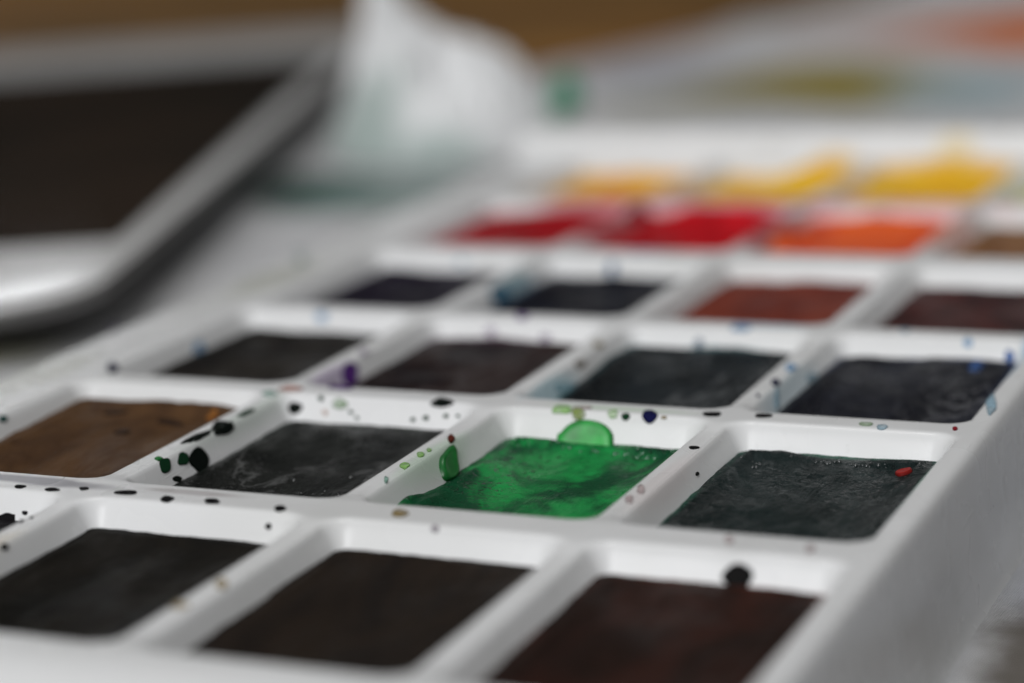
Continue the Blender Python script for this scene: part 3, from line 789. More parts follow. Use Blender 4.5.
    ('lime',1.8029,2.3606,[(0.0413,0.0043),(0.0447,-0.0074),(0.0343,-0.014),(0.0139,-0.0152),(-0.0031,-0.0155),(-0.0241,-0.0165),(-0.0412,-0.0125),(-0.041,-0.0034),(-0.0399,0.0104),(-0.0418,0.037),(-0.0303,0.0548),(-0.0109,0.0554),(0.0099,0.0481),(0.03,0.0264)]),
    ('olive_green',1.8801,2.3463,[(0.0316,0.0014),(0.0306,-0.0052),(0.0234,-0.0101),(0.0117,-0.0134),(-0.0034,-0.0147),(-0.0179,-0.0122),(-0.0242,-0.0067),(-0.0272,-0.0012),(-0.0321,0.0068),(-0.0312,0.0228),(-0.0202,0.0353),(-0.0038,0.031),(0.0123,0.0215),(0.0255,0.0103)]),
    ('pink',1.8812,2.3989,[(0.0373,0.0089),(0.0378,-0.002),(0.0357,-0.0144),(0.019,-0.0226),(-0.0008,-0.022),(-0.0162,-0.0207),(-0.0341,-0.0191),(-0.044,-0.0102),(-0.0406,0.0021),(-0.0317,0.0133),(-0.0175,0.0219),(0.0002,0.0259),(0.0186,0.0263),(0.0335,0.0201)]),
    ('lime',2.0276,2.3539,[(0.0203,0.0013),(0.0218,-0.0055),(0.0172,-0.0101),(0.0089,-0.0125),(-0.001,-0.0134),(-0.0106,-0.0113),(-0.0166,-0.007),(-0.0225,-0.0014),(-0.0256,0.0092),(-0.0207,0.0211),(-0.0135,0.0271),(-0.0083,0.0391),(0.004,0.035),(0.0162,0.0127)]),
    ('deep_green',2.0844,2.3478,[(0.0188,0.0009),(0.0176,-0.0032),(0.0144,-0.0066),(0.0079,-0.0095),(-0.0022,-0.0103),(-0.0107,-0.0079),(-0.0148,-0.0044),(-0.0187,-0.0009),(-0.0208,0.0043),(-0.0165,0.0101),(-0.009,0.0138),(-0.0005,0.016),(0.0097,0.0132),(0.0169,0.0064)]),
    ('navy',2.1848,2.3552,[(0.0349,0.0025),(0.0312,-0.0084),(0.0244,-0.0147),(0.0145,-0.0204),(-0.002,-0.0211),(-0.0156,-0.0166),(-0.0255,-0.0108),(-0.0326,-0.0021),(-0.0357,0.0171),(-0.0405,0.0556),(-0.0294,0.0684),(-0.0172,0.0725),(0.0011,0.0567),(0.0215,0.0298)]),
    ('ochre',2.2471,2.3527,[(0.0121,0.0007),(0.0118,-0.0016),(0.0097,-0.0037),(0.0042,-0.0046),(-0.0012,-0.0043),(-0.0062,-0.004),(-0.0113,-0.003),(-0.0138,-0.0008),(-0.013,0.0019),(-0.0091,0.0042),(-0.0041,0.0052),(0.0008,0.0059),(0.0068,0.0061),(0.0114,0.0037)]),
    ('black_grey',2.4293,2.4214,[(0.0345,0.0083),(0.0371,-0.0057),(0.0345,-0.0216),(0.0197,-0.032),(0.0014,-0.0354),(-0.0167,-0.0327),(-0.0295,-0.022),(-0.0372,-0.0089),(-0.0423,0.0065),(-0.0344,0.0215),(-0.0174,0.0282),(-0.0014,0.0339),(0.0186,0.0365),(0.0326,0.0243)]),
    ('black_grey',2.6383,2.4468,[(0.0367,0.0088),(0.035,-0.0049),(0.0271,-0.0165),(0.0153,-0.0252),(0.0003,-0.0309),(-0.0162,-0.0293),(-0.0273,-0.0196),(-0.0333,-0.008),(-0.037,0.0052),(-0.0307,0.0188),(-0.0154,0.0254),(-0.0003,0.0274),(0.0154,0.0281),(0.0301,0.0217)]),
    ('ochre',1.7608,0.8004,[(0.0319,0.009),(0.0354,-0.0098),(0.0321,-0.0255),(0.0246,-0.0382),(0.0114,-0.045),(-0.0058,-0.041),(-0.0206,-0.0263),(-0.028,-0.0079),(-0.032,0.0088),(-0.0351,0.0279),(-0.0282,0.0437),(-0.0113,0.0445),(0.005,0.0359),(0.0198,0.0253)]),
    ('faint_grey',1.9439,0.6899,[(0.0157,0.0011),(0.0152,-0.0029),(0.0134,-0.0066),(0.0077,-0.0093),(-0.0007,-0.0091),(-0.0075,-0.0072),(-0.0132,-0.0048),(-0.0168,-0.0011),(-0.0164,0.0036),(-0.0142,0.0091),(-0.0101,0.015),(-0.0024,0.0162),(0.0061,0.0121),(0.0129,0.0065)]),
    ('pink',2.4766,1.2466,[(0.0135,0.0022),(0.0215,-0.0219),(0.0262,-0.0451),(0.0215,-0.0527),(0.0134,-0.0475),(0.0059,-0.0439),(-0.0054,-0.027),(-0.0168,0.0013),(-0.0197,0.014),(-0.0203,0.0306),(-0.0184,0.0448),(-0.0162,0.0562),(-0.0073,0.052),(0.0052,0.0282)]),
    ('pink',2.4762,1.3795,[(0.0146,0.0023),(0.0236,-0.0262),(0.0273,-0.0498),(0.0239,-0.0603),(0.0165,-0.0583),(0.0077,-0.0506),(-0.0042,-0.03),(-0.0162,0.0023),(-0.0192,0.0162),(-0.021,0.0322),(-0.0205,0.05),(-0.0176,0.0619),(-0.0082,0.0514),(0.0038,0.0286)]),
    ('black_grey',2.493,1.9781,[(0.0196,0.0106),(0.0189,-0.0002),(0.0143,-0.0093),(0.0095,-0.0167),(0.0024,-0.0225),(-0.0068,-0.0195),(-0.0136,-0.0116),(-0.0197,-0.0023),(-0.0232,0.0092),(-0.0187,0.0164),(-0.0101,0.0187),(-0.002,0.0191),(0.0063,0.0184),(0.0143,0.0171)]),
    ('black_green',2.5651,1.7851,[(0.0021,0.0144),(0.0033,0.009),(0.0034,0.0012),(0.0027,-0.0052),(0.0023,-0.0118),(0.0011,-0.0178),(-0.0006,-0.0172),(-0.0019,-0.0126),(-0.003,-0.008),(-0.0036,-0.0012),(-0.0033,0.0062),(-0.0023,0.0118),(-0.0009,0.0154),(0.0006,0.0161)]),
    ('navy',2.5119,3.0656,[(0.023,-0.0117),(0.0249,-0.0277),(0.0249,-0.0472),(0.0239,-0.0682),(0.0205,-0.088),(0.0013,-0.0478),(-0.0079,-0.031),(-0.016,-0.0093),(-0.0215,0.0156),(-0.0228,0.0376),(-0.0196,0.0531),(-0.0113,0.0556),(-0.0012,0.0462),(0.0188,-0.0052)]),
    ('navy',2.5043,2.8262,[(0.0075,0.0051),(0.0079,-0.0053),(0.0079,-0.0129),(0.0084,-0.0226),(0.0057,-0.026),(0.0012,-0.0204),(-0.003,-0.0132),(-0.0068,-0.0038),(-0.0091,0.0076),(-0.0101,0.0177),(-0.009,0.0246),(-0.0048,0.022),(-0.0012,0.019),(0.0033,0.0153)]),
    ('sky_blue',2.5023,3.3384,[(0.031,-0.0143),(0.0323,-0.0369),(0.0304,-0.062),(0.0293,-0.0857),(0.0123,-0.0666),(-0.0006,-0.0578),(-0.012,-0.0315),(-0.0214,-0.0052),(-0.0287,0.0242),(-0.0295,0.0494),(-0.0238,0.0645),(-0.0122,0.0639),(0.0005,0.051),(0.0117,0.038)]),
    ('pale_blue',2.5744,3.4236,[(0.0086,0.0673),(0.01,0.0419),(0.0113,0.0175),(0.0106,-0.016),(0.0063,-0.0475),(0.0009,-0.0671),(-0.0042,-0.0728),(-0.0079,-0.061),(-0.0104,-0.0435),(-0.0125,-0.0191),(-0.0107,0.0162),(-0.0058,0.0434),(-0.0009,0.0647),(0.0046,0.0797)]),
    ('pale_blue',2.5578,2.918,[(0.0033,0.0247),(0.0096,-0.0005),(0.0143,-0.0273),(0.0176,-0.0541),(0.0157,-0.0666),(0.0095,-0.058),(0.0034,-0.0468),(-0.0038,-0.0277),(-0.0097,0.0014),(-0.013,0.0256),(-0.0182,0.0562),(-0.0187,0.078),(-0.0109,0.0654),(-0.0033,0.044)]),
    ('sky_blue',3.1527,3.945,[(0.0193,0.0006),(0.0188,-0.0051),(0.0138,-0.0091),(0.006,-0.0103),(-0.0016,-0.0108),(-0.0101,-0.0098),(-0.0161,-0.0059),(-0.0192,-0.0006),(-0.0202,0.0066),(-0.0153,0.0141),(-0.0068,0.0153),(0.0002,0.0163),(0.0091,0.016),(0.0169,0.008)]),
    ('blue',3.3448,3.9171,[(0.0222,-0.0014),(0.0209,-0.0078),(0.0159,-0.0123),(0.0071,-0.0133),(-0.0015,-0.0122),(-0.0104,-0.0113),(-0.0189,-0.0072),(-0.0197,-0.0005),(-0.0179,0.0053),(-0.0165,0.0121),(-0.0083,0.0159),(0.0015,0.0129),(0.0089,0.0098),(0.0175,0.0058)]),
    ('pale_blue',3.4768,2.8569,[(0.0217,0.0031),(0.0406,-0.0967),(0.0405,-0.1428),(0.038,-0.1685),(0.0367,-0.2036),(0.0217,-0.1724),(0.0005,-0.0921),(-0.0302,0.0451),(-0.0875,0.371),(-0.0824,0.3722),(-0.0781,0.3731),(-0.0731,0.3741),(-0.0277,0.1969),(-0.0005,0.0831)]),
    ('pale_green',3.0691,2.4137,[(0.0265,0.0063),(0.0266,-0.0057),(0.0228,-0.0174),(0.0125,-0.0244),(0.0004,-0.0261),(-0.0112,-0.0237),(-0.0198,-0.0161),(-0.0261,-0.0062),(-0.0307,0.0066),(-0.0247,0.019),(-0.0112,0.0222),(-0.0005,0.0231),(0.0118,0.0255),(0.0231,0.0189)]),
    ('pale_blue',3.1408,2.3847,[(0.0214,0.0048),(0.0209,-0.0079),(0.0183,-0.0173),(0.0114,-0.0235),(0.0001,-0.0256),(-0.0107,-0.0229),(-0.0164,-0.0149),(-0.02,-0.0043),(-0.0239,0.0098),(-0.022,0.0249),(-0.0132,0.0324),(-0.0031,0.0349),(0.0083,0.0329),(0.0181,0.0209)]),
    ('crimson',3.422,2.4281,[(0.0097,0.0023),(0.0116,-0.0088),(0.0112,-0.0194),(0.008,-0.0255),(0.0034,-0.0275),(-0.0023,-0.0236),(-0.0067,-0.013),(-0.0093,-0.0022),(-0.0119,0.0091),(-0.0119,0.0205),(-0.008,0.0255),(-0.0032,0.0262),(0.0022,0.0232),(0.007,0.0137)]),
    ('sky_blue',2.0877,3.9759,[(0.0446,0.0068),(0.0453,-0.012),(0.0383,-0.0215),(0.0179,-0.0246),(-0.0026,-0.0237),(-0.0229,-0.0231),(-0.0427,-0.0191),(-0.0474,-0.0059),(-0.0461,0.0182),(-0.0441,0.0462),(-0.0298,0.0634),(-0.0086,0.0633),(0.0134,0.0577),(0.035,0.0374)]),
    ('grey_blue',1.9019,3.9153,[(0.0242,0.0005),(0.0221,-0.0047),(0.015,-0.008),(0.0073,-0.0101),(-0.0018,-0.011),(-0.012,-0.0098),(-0.0209,-0.0061),(-0.0234,-0.0005),(-0.0192,0.0041),(-0.0146,0.0079),(-0.0084,0.0117),(0.0019,0.0122),(0.0109,0.0091),(0.0186,0.0055)]),
    ('purple',0.5618,2.959,[(0.0077,0.0621),(0.0155,0.0344),(0.0246,0.0013),(0.0275,-0.0426),(0.021,-0.0709),(0.0119,-0.0828),(0.002,-0.0827),(-0.0084,-0.0658),(-0.0182,-0.0371),(-0.0267,0.0038),(-0.0273,0.0437),(-0.0218,0.0718),(-0.0138,0.0937),(-0.0022,0.0913)]),
    ('purple',0.7364,2.5062,[(-0.1273,0.3772),(0.0608,-0.0116),(0.0605,-0.0355),(0.0375,-0.0486),(0.0094,-0.0453),(-0.0133,-0.0426),(-0.0392,-0.0376),(-0.0566,-0.0196),(-0.1729,0.235),(-0.1709,0.2688),(-0.1658,0.3167),(-0.1598,0.3603),(-0.1422,0.3718),(-0.1289,0.3766)]),
    ('lilac',0.5294,3.1875,[(0.0067,0.033),(0.0109,0.0233),(0.0133,0.0054),(0.0125,-0.0163),(0.0097,-0.0355),(0.0045,-0.0448),(-0.0221,0.0038),(-0.0369,0.0291),(-0.0563,0.068),(-0.0515,0.0824),(-0.0443,0.0865),(-0.0368,0.09),(-0.0274,0.0933),(0.002,0.0433)]),
    ('purple',0.9877,4.0067,[(0.0297,0.0057),(0.0326,-0.0226),(0.0325,-0.04),(0.0253,-0.0483),(0.0118,-0.0462),(0.0004,-0.0395),(-0.0135,-0.0315),(-0.0298,-0.0056),(-0.0375,0.0268),(-0.0383,0.0519),(-0.0316,0.0655),(-0.0173,0.0584),(-0.004,0.0512),(0.0138,0.0388)]),
    ('lilac',0.8569,3.9213,[(0.028,0.0006),(0.0245,-0.0042),(0.0211,-0.0092),(0.0106,-0.0122),(-0.0023,-0.0109),(-0.014,-0.0094),(-0.0264,-0.0064),(-0.0292,-0.0006),(-0.0246,0.0043),(-0.0204,0.0091),(-0.0106,0.0124),(0.0022,0.0117),(0.0144,0.0101),(0.026,0.0064)]),
    ('teal_blue',0.5619,4.7725,[(0.0114,0.104),(0.019,0.0645),(0.0233,0.0169),(0.0258,-0.0379),(0.0202,-0.0863),(0.0089,-0.0966),(-0.0005,-0.0988),(-0.0119,-0.105),(-0.0235,-0.0703),(-0.0266,-0.0118),(-0.0245,0.0377),(-0.0195,0.0816),(-0.0102,0.1089),(0.0006,0.1172)]),
    ('blue_grey',0.9165,5.507,[(0.0246,0.0003),(0.0244,-0.0086),(0.0206,-0.0165),(0.0122,-0.0217),(0.0005,-0.0213),(-0.0108,-0.0169),(-0.0205,-0.0099),(-0.0251,-0.0004),(-0.0236,0.0085),(-0.0201,0.0166),(-0.0132,0.0239),(-0.0012,0.0241),(0.0105,0.0177),(0.0195,0.0096)]),
    ('lilac',1.1391,3.9105,[(0.0329,0.0007),(0.0269,-0.0038),(0.0193,-0.0071),(0.0096,-0.0099),(-0.0035,-0.0104),(-0.017,-0.0091),(-0.029,-0.0058),(-0.0312,-0.0007),(-0.0253,0.0036),(-0.0201,0.0074),(-0.0104,0.0107),(0.0034,0.0104),(0.0158,0.0085),(0.0282,0.0057)]),
    ('grey_brown',1.5483,3.275,[(0.007,0.0535),(0.009,0.0359),(0.0098,0.0151),(0.0088,-0.0097),(0.0058,-0.0329),(0.0017,-0.0499),(-0.003,-0.0565),(-0.0072,-0.0504),(-0.0103,-0.0353),(-0.0114,-0.0129),(-0.0093,0.0114),(-0.0057,0.0316),(-0.0017,0.0503),(0.0032,0.0609)]),
    ('ochre',1.5327,3.5604,[(0.0084,0.0492),(0.0106,0.0355),(0.0102,0.0127),(0.0083,-0.0098),(0.0051,-0.0294),(0.0008,-0.0426),(-0.0214,-0.0029),(-0.0322,0.0181),(-0.0374,0.0429),(-0.038,0.0641),(-0.0344,0.0802),(-0.0245,0.0836),(-0.0007,0.0404),(0.0039,0.0468)]),
    ('pale_cyan',1.5759,3.0276,[(0.0144,0.1125),(0.0184,0.1017),(0.0177,0.0594),(0.0112,0.002),(0.0048,-0.0479),(-0.0029,-0.0983),(-0.0102,-0.1201),(-0.0149,-0.1158),(-0.0186,-0.1013),(-0.017,-0.0565),(-0.0109,-0.0018),(-0.0049,0.0495),(0.003,0.1041),(0.0103,0.122)]),
    ('sky_blue',-0.0407,3.9378,[(0.0285,0.0007),(0.0295,-0.005),(0.0262,-0.0108),(0.0122,-0.0129),(-0.0021,-0.0118),(-0.016,-0.0106),(-0.0288,-0.007),(-0.0337,-0.0008),(-0.032,0.0059),(-0.0243,0.0118),(-0.0124,0.0148),(0.0,0.0174),(0.0165,0.0164),(0.0283,0.0079)]),
    ('navy',-0.4687,2.6357,[(0.0075,0.0413),(0.0125,0.024),(0.0134,0.0027),(0.014,-0.0166),(0.0434,-0.0814),(0.0155,-0.0571),(0.0051,-0.0488),(-0.0078,-0.0331),(-0.0232,-0.0036),(-0.0364,0.0323),(-0.0378,0.0558),(-0.0218,0.0501),(-0.008,0.0399),(-0.0004,0.0419)]),
    ('grey_violet',-1.0063,3.5842,[(0.0216,0.0045),(0.0338,-0.025),(0.0441,-0.0521),(0.0447,-0.0691),(0.0319,-0.0639),(0.0168,-0.052),(-0.001,-0.0332),(-0.02,-0.0042),(-0.0373,0.0277),(-0.05,0.0592),(-0.0437,0.0674),(-0.0274,0.0549),(-0.0165,0.0511),(0.0011,0.0377)]),
    ('sky_blue',-0.4274,3.3744,[(0.0042,0.0363),(0.0108,0.0251),(0.0143,0.0024),(0.0129,-0.0174),(0.0118,-0.0359),(0.0089,-0.0544),(0.0019,-0.0539),(-0.0046,-0.0391),(-0.0095,-0.0218),(-0.0126,-0.0019),(-0.014,0.019),(-0.014,0.0425),(-0.009,0.055),(-0.0016,0.0464)]),
    ('grey_teal',-0.8114,5.2899,[(0.0358,-0.0019),(0.0776,-0.0902),(0.1044,-0.1657),(0.1062,-0.2017),(0.0881,-0.1978),(0.0539,-0.155),(0.0134,-0.0895),(-0.1571,0.2419),(-0.2025,0.3369),(-0.2273,0.4117),(-0.2272,0.445),(-0.2124,0.4488),(-0.1783,0.4092),(-0.1335,0.3342)]),
    ('deep_teal',-0.4611,1.7023,[(0.0043,0.0266),(0.0064,0.017),(0.0083,0.0068),(0.0087,-0.0074),(0.0063,-0.0195),(0.003,-0.0264),(-0.0007,-0.0302),(-0.0049,-0.0266),(-0.0082,-0.0163),(-0.0105,-0.0034),(-0.0102,0.0101),(-0.0072,0.0206),(-0.0035,0.0285),(0.0008,0.0321)]),
    ('black_brown',3.0679,0.6505,[(0.0531,0.0023),(0.0457,-0.0073),(0.0371,-0.0164),(0.0191,-0.0238),(-0.0056,-0.0222),(-0.0243,-0.0168),(-0.0448,-0.012),(-0.058,-0.0025),(-0.0504,0.0081),(-0.0354,0.0159),(-0.0174,0.0221),(0.0054,0.023),(0.0273,0.0194),(0.0468,0.0127)]),
    ('pink',2.9868,0.8185,[(0.0166,0.0047),(0.0223,-0.0159),(0.0206,-0.0311),(0.016,-0.0401),(0.0096,-0.0452),(0.0,-0.037),(-0.0083,-0.0211),(-0.0159,-0.0045),(-0.0216,0.0154),(-0.0213,0.0322),(-0.0171,0.0427),(-0.0097,0.0456),(-0.0,0.0354),(0.0082,0.0206)]),
    ('pink',3.2793,0.7961,[(0.0153,0.0043),(0.0162,-0.0132),(0.0166,-0.0282),(0.0141,-0.0394),(0.0081,-0.0429),(-0.0001,-0.0397),(-0.0087,-0.0239),(-0.0132,-0.0037),(-0.0165,0.0135),(-0.0195,0.0331),(-0.015,0.0419),(-0.0072,0.0379),(0.0,0.0361),(0.0094,0.0257)]),
    ('black_grey',0.2073,0.6253,[(0.074,-0.0893),(0.0726,-0.0904),(0.0689,-0.0933),(0.0649,-0.0961),(0.0609,-0.0987),(-0.0225,-0.0241),(-0.0455,-0.0105),(-0.0599,-0.0024),(-0.0582,0.0072),(-0.0379,0.0129),(-0.0186,0.0166),(0.0038,0.0213),(0.0309,0.019),(0.0449,0.0103)]),
    ('black_grey',0.288,0.6488,[(0.0114,0.0004),(0.0112,-0.0012),(0.01,-0.003),(0.005,-0.0041),(-0.0011,-0.0041),(-0.0066,-0.0034),(-0.01,-0.002),(-0.0116,-0.0005),(-0.0129,0.0014),(-0.0104,0.0031),(-0.0044,0.0037),(0.001,0.0037),(0.0071,0.0037),(0.0114,0.0023)]),
    ('black_grey',0.457,0.4233,[(0.0014,0.0079),(0.0025,0.0051),(0.0034,0.0009),(0.0032,-0.0033),(0.0021,-0.0062),(0.001,-0.0084),(-0.0002,-0.01),(-0.0015,-0.0089),(-0.0022,-0.0054),(-0.0025,-0.0016),(-0.0027,0.0025),(-0.0021,0.0066),(-0.001,0.009),(0.0002,0.0094)]),
    ('black_grey',0.4531,0.362,[(0.002,0.0096),(0.0028,0.0056),(0.0032,0.0014),(0.0033,-0.0033),(0.0025,-0.0073),(0.0013,-0.0092),(-0.0004,-0.0103),(-0.0135,0.0199),(-0.0135,0.0199),(-0.0133,0.0201),(-0.0131,0.0202),(-0.013,0.0203),(-0.0128,0.0204),(0.0004,0.0116)]),
    ('black_grey',0.5416,0.1036,[(0.0036,0.0197),(0.0055,0.0124),(0.0067,0.0037),(0.0072,-0.0068),(0.0055,-0.0163),(0.0024,-0.0195),(-0.0005,-0.0201),(-0.0039,-0.0195),(-0.0069,-0.0127),(-0.008,-0.0023),(-0.0074,0.0076),(-0.0056,0.0159),(-0.0027,0.0211),(0.0006,0.0227)]),
    ('ochre_pale',1.4861,-0.0614,[(0.0214,0.0087),(0.0423,-0.0396),(0.0445,-0.0564),(0.045,-0.0741),(0.0226,-0.0548),(0.0078,-0.0418),(-0.0065,-0.0248),(-0.0245,0.0017),(-0.029,0.0127),(-0.031,0.0278),(-0.03,0.0465),(-0.0252,0.0581),(-0.0076,0.0398),(0.0071,0.0282)]),
    ('ochre_pale',1.4616,-0.3031,[(0.0371,0.0022),(0.0389,-0.0113),(0.0302,-0.0218),(0.0221,-0.0288),(0.011,-0.0332),(-0.003,-0.0333),(-0.0075,-0.0464),(-0.0449,0.0643),(-0.0432,0.0655),(-0.0086,-0.0145),(-0.0073,0.001),(-0.0037,0.0223),(0.0087,0.0201),(0.0227,0.0115)]),
    ('black_grey',1.6735,0.6334,[(0.0123,0.0005),(0.0125,-0.0013),(0.0096,-0.003),(0.0047,-0.0042),(-0.0016,-0.0044),(-0.0065,-0.0033),(-0.0099,-0.002),(-0.0133,-0.0005),(-0.0131,0.0014),(-0.0091,0.0028),(-0.0044,0.0039),(0.0016,0.0045),(0.0071,0.0036),(0.01,0.002)]),
    ('crimson',0.5509,7.0497,[(0.0402,0.1177),(0.0438,0.1042),(0.0299,0.0613),(0.0258,-0.0279),(0.0184,-0.1095),(0.0068,-0.1629),(-0.006,-0.1851),(-0.0416,-0.1201),(-0.0745,0.0008),(-0.0671,0.0568),(-0.0519,0.1014),(-0.0208,0.1223),(0.0085,0.121),(0.0235,0.1185)]),
    ('pink',0.8736,7.1998,[(0.0795,0.0006),(0.0708,-0.007),(0.0492,-0.0124),(0.0193,-0.0146),(-0.0112,-0.0147),(-0.0437,-0.0134),(-0.0687,-0.0083),(-0.0735,-0.0006),(-0.0691,0.008),(-0.0552,0.0206),(-0.0254,0.0301),(0.0077,0.0235),(0.0382,0.0182),(0.0682,0.0101)]),
    ('pink',1.5596,6.3968,[(0.0187,0.1832),(0.022,0.1518),(0.0215,0.0901),(0.0172,0.0034),(0.0071,-0.0874),(-0.003,-0.1323),(-0.0114,-0.1647),(-0.0215,-0.1912),(-0.0258,-0.152),(-0.0216,-0.0786),(-0.0163,-0.0004),(-0.0074,0.0898),(0.0034,0.1513),(0.0118,0.1762)]),
    ('crimson',0.8108,6.6329,[(0.0635,0.0113),(0.0783,-0.0397),(0.0756,-0.0869),(0.0495,-0.104),(0.0215,-0.1114),(-0.0139,-0.1107),(-0.048,-0.066),(-0.0587,-0.0104),(-0.0693,0.0351),(-0.0779,0.0896),(-0.0572,0.1203),(-0.0227,0.1178),(0.0127,0.1009),(0.0442,0.0608)]),
    ('pink',1.9588,7.1854,[(0.0655,0.0005),(0.0553,-0.004),(0.0459,-0.0089),(0.0203,-0.0126),(-0.0132,-0.0118),(-0.0405,-0.0093),(-0.0649,-0.0059),(-0.0706,-0.0005),(-0.0579,0.0043),(-0.0437,0.0088),(-0.0194,0.0127),(0.0134,0.0129),(0.0433,0.0104),(0.0651,0.006)]),
    ('pale_blue',2.8362,4.0736,[(0.0225,0.0047),(0.0244,-0.0185),(0.0246,-0.0403),(0.0192,-0.0569),(0.0069,-0.0506),(-0.0034,-0.0356),(-0.0136,-0.025),(-0.0241,-0.0048),(-0.0325,0.1179),(-0.0309,0.1183),(-0.0291,0.1187),(-0.0272,0.1192),(-0.0255,0.1196),(-0.0239,0.1199)]),
    ('pale_blue',0.0505,5.5143,[(0.0299,0.0004),(0.0279,-0.0038),(0.0198,-0.0068),(0.0099,-0.0094),(-0.0037,-0.01),(-0.0145,-0.0071),(-0.0223,-0.004),(-0.0321,-0.0004),(-0.0315,0.0044),(-0.0195,0.0069),(-0.0087,0.0085),(0.0033,0.01),(0.0162,0.0083),(0.0246,0.0045)]),
]
for key, x, y, out in SPOTS:
    if key.startswith('wet'):
        o, org = CAKE_OBJ[(1, 2)]
        d = make_spot(key, x, y, out, o, org, tray_z, 0.018, name='paint_drip')
        d['label'] = 'bright green wet drop run up the well wall' if key == 'wet_green' else 'green tongue of paint on the divider wall'
    else:
        make_spot(key, x, y, out, palette, (1.4, 4.3, TABLE_Z))


# ------------------------------------------------------------------ the tablet lying beside the palette
def rrect_loop(x0, x1, y0, y1, r, n=10):
    P = []
    for cx, cy, a in ((x1 - r, y1 - r, 0), (x0 + r, y1 - r, 90), (x0 + r, y0 + r, 180), (x1 - r, y0 + r, 270)):
        for k in range(n + 1):
            t = math.radians(a + 90 * k / n)
            P.append((cx + r * math.cos(t), cy + r * math.sin(t)))
    return np.array(P)


def loft(name, rings, mat, parent, cap=True):
    """stack of closed loops [(xy, z), ...] from the bottom up"""
    V = []; F = []
    m = len(rings[0][0])
    for xy, z in rings: V.append(np.concatenate([xy, np.full((m, 1), z)], 1))
    for k in range(len(rings) - 1):
        for q in range(m):
            q2 = (q + 1) % m
            F.append((k * m + q, k * m + q2, (k + 1) * m + q2, (k + 1) * m + q))
    if cap:
        F.append(tuple(range(m - 1, -1, -1)))
        F.append(tuple((len(rings) - 1) * m + q for q in range(m)))
    o = mesh_obj(name, np.concatenate(V), F, mat, parent)
    md = o.modifiers.new('Edges', 'EDGE_SPLIT'); md.split_angle = math.radians(12)
    return o


def make_tablet():
    root = empty('tablet', (-2.67, 6.54, TABLE_Z + 0.12))
    # local x runs along the short edge, local y along the long edge away from the camera
    root.rotation_euler = (0, math.radians(-2.5), math.radians(17.0))
    tag(root, 'white framed tablet computer lying face up with a dark screen', 'tablet')
    metal = NT('grey_metal_shell'); metal.set(metal=0.85, rough=0.42); metal.color(metal.mix(metal.rng(metal.noise(3), .3, .7), (0.20, 0.195, 0.19, 1), (0.26, 0.255, 0.25, 1)))
    glass = NT('white_bezel_glass'); glass.color(glass.mix(glass.rng(glass.noise(1.2), .3, .7), (0.82, 0.82, 0.815, 1), (0.76, 0.76, 0.755, 1))); glass.set(rough=0.06, spec=0.5)
    dark = NT('dark_screen_glass'); dark.color(dark.mix(dark.rng(dark.noise(0.22, 4), .40, .60), (0.030, 0.019, 0.013, 1), (0.008, 0.0075, 0.0065, 1))); dark.set(rough=0.04, spec=0.25)  # brown reflection of the surroundings painted into the screen's colour
    x0, x1, y0, y1, r = -5.2, 0.22, -1.95, 12.2, 0.75
    L = lambda i: rrect_loop(x0 + i, x1 - i, y0 + i, y1 - i, max(0.05, r - i))
    loft('shell', [(L(0.30), 0.10), (L(0.12), 0.115), (L(0.03), 0.16), (L(0.0), 0.215), (L(0.015), 0.235)], metal.m, root)
    loft('bezel', [(L(0.03), 0.236), (L(0.03), 0.25), (L(0.05), 0.256)], glass.m, root)
    q = rrect_loop(-4.9, 0.0, 0.0, 9.7, 0.03, 2)
    loft('screen', [(q, 0.2575), (q, 0.2600)], dark.m, root)


make_tablet()


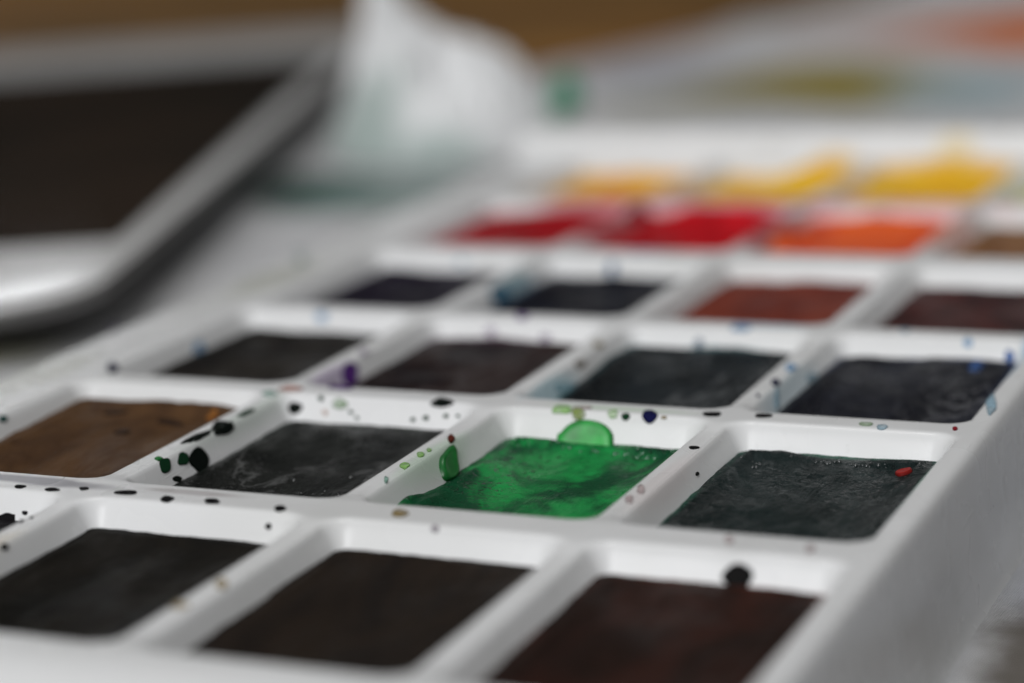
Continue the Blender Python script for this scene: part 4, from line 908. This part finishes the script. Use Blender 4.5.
# ------------------------------------------------------------------ the crumpled paper towel behind
def make_towel():
    n = NT('white_paper_towel')
    w = n.noise(1.6, 5, 0.6)
    c = n.mix(n.rng(w, 0.35, 0.7), (0.84, 0.845, 0.85, 1), (0.76, 0.77, 0.775, 1))
    for x, y, rx, ry, col, amt in ((-0.75, -0.65, 0.40, 0.35, (0.27, 0.36, 0.33, 1), 0.75), (0.1, -0.95, 0.8, 0.18, (0.30, 0.40, 0.37, 1), 0.7),
                                   (1.00, -0.05, 0.16, 0.5, (0.03, 0.30, 0.15, 1), 1.0), (-0.95, 0.1, 0.2, 0.5, (0.36, 0.40, 0.38, 1), 0.6)):
        c = n.mix(n.blob(x, y, rx, ry, 0, 0.35, w, amt), c, col)
    n.color(c); n.set(rough=0.9, spec=0.1)
    n.bump(n.noise(9, 4), 0.4, 0.03)
    N_ = 120
    a = np.linspace(-1, 1, N_)
    A, B = np.meshgrid(a, a)
    R_ = np.hypot(A, B)
    sq = np.maximum(np.abs(A), np.abs(B))
    k = np.where(R_ > 1e-6, sq / np.maximum(R_, 1e-6), 1)
    A, B = A * k, B * k                                    # square grid -> disc
    r = np.hypot(A, B)
    X = A * 1.02 * (1 + 0.06 * fbm(A * 3, B * 3, 5)); Y = B * 0.85
    fold = 1 - np.abs(fbm(X * 2.6 + 4, Y * 2.6, 21, 5)) * 3.2
    body = 0.74 * np.sqrt(np.clip(1 - r ** 3.0, 0, 1)) * (1 - 0.20 * sstep(-0.2, 0.9, A))
    spire = 0.95 * np.exp(-(((X + 0.60) / 0.21) ** 2 + ((Y - 0.1) / 0.30) ** 2)) + 0.10 * np.exp(-(((X + 0.3) / 0.25) ** 2 + ((Y - 0.1) / 0.30) ** 2))
    Z = (body + spire * np.clip(1 - r ** 4, 0, 1)) * (0.78 + 0.55 * fold * sstep(1.0, 0.5, r)) + 0.01
    V = np.stack([X, Y, Z], -1).reshape(-1, 3)
    o = mesh_obj('paper_towel', V, grid_faces(N_, N_), n.m, loc=(-2.95, 12.45, TABLE_Z + 0.01))
    o.rotation_euler = (0, 0, math.radians(21.4))
    # the corner soaked in green
    t = np.linspace(0, 2 * math.pi, 25)[:-1]
    V2 = []
    for ph in np.linspace(-1.45, 1.45, 14):
        rr = math.cos(ph) * (1 + 0.22 * fbm(np.cos(t) * 2 + ph, np.sin(t) * 2, 31))
        V2.append(np.stack([0.13 * rr * np.cos(t), 0.16 * rr * np.sin(t), np.full(24, 0.17 * math.sin(ph))], 1))
    F2 = [(k * 24 + q, k * 24 + (q + 1) % 24, (k + 1) * 24 + (q + 1) % 24, (k + 1) * 24 + q) for k in range(13) for q in range(24)]
    F2 += [tuple(range(23, -1, -1)), tuple(13 * 24 + q for q in range(24))]
    gm = NT('green_soaked_paper'); gm.color(gm.mix(gm.rng(gm.noise(4), .35, .65), (0.02, 0.20, 0.10, 1), (0.05, 0.30, 0.17, 1))); gm.set(rough=0.8, spec=0.1)
    g = mesh_obj('corner', np.concatenate(V2), F2, gm.m, o, loc=(0.98, -0.02, 0.42))
    g['label'] = 'green soaked corner'
    tag(o, 'crumpled white paper towel smudged with green paint behind the tablet', 'paper towel')


make_towel()
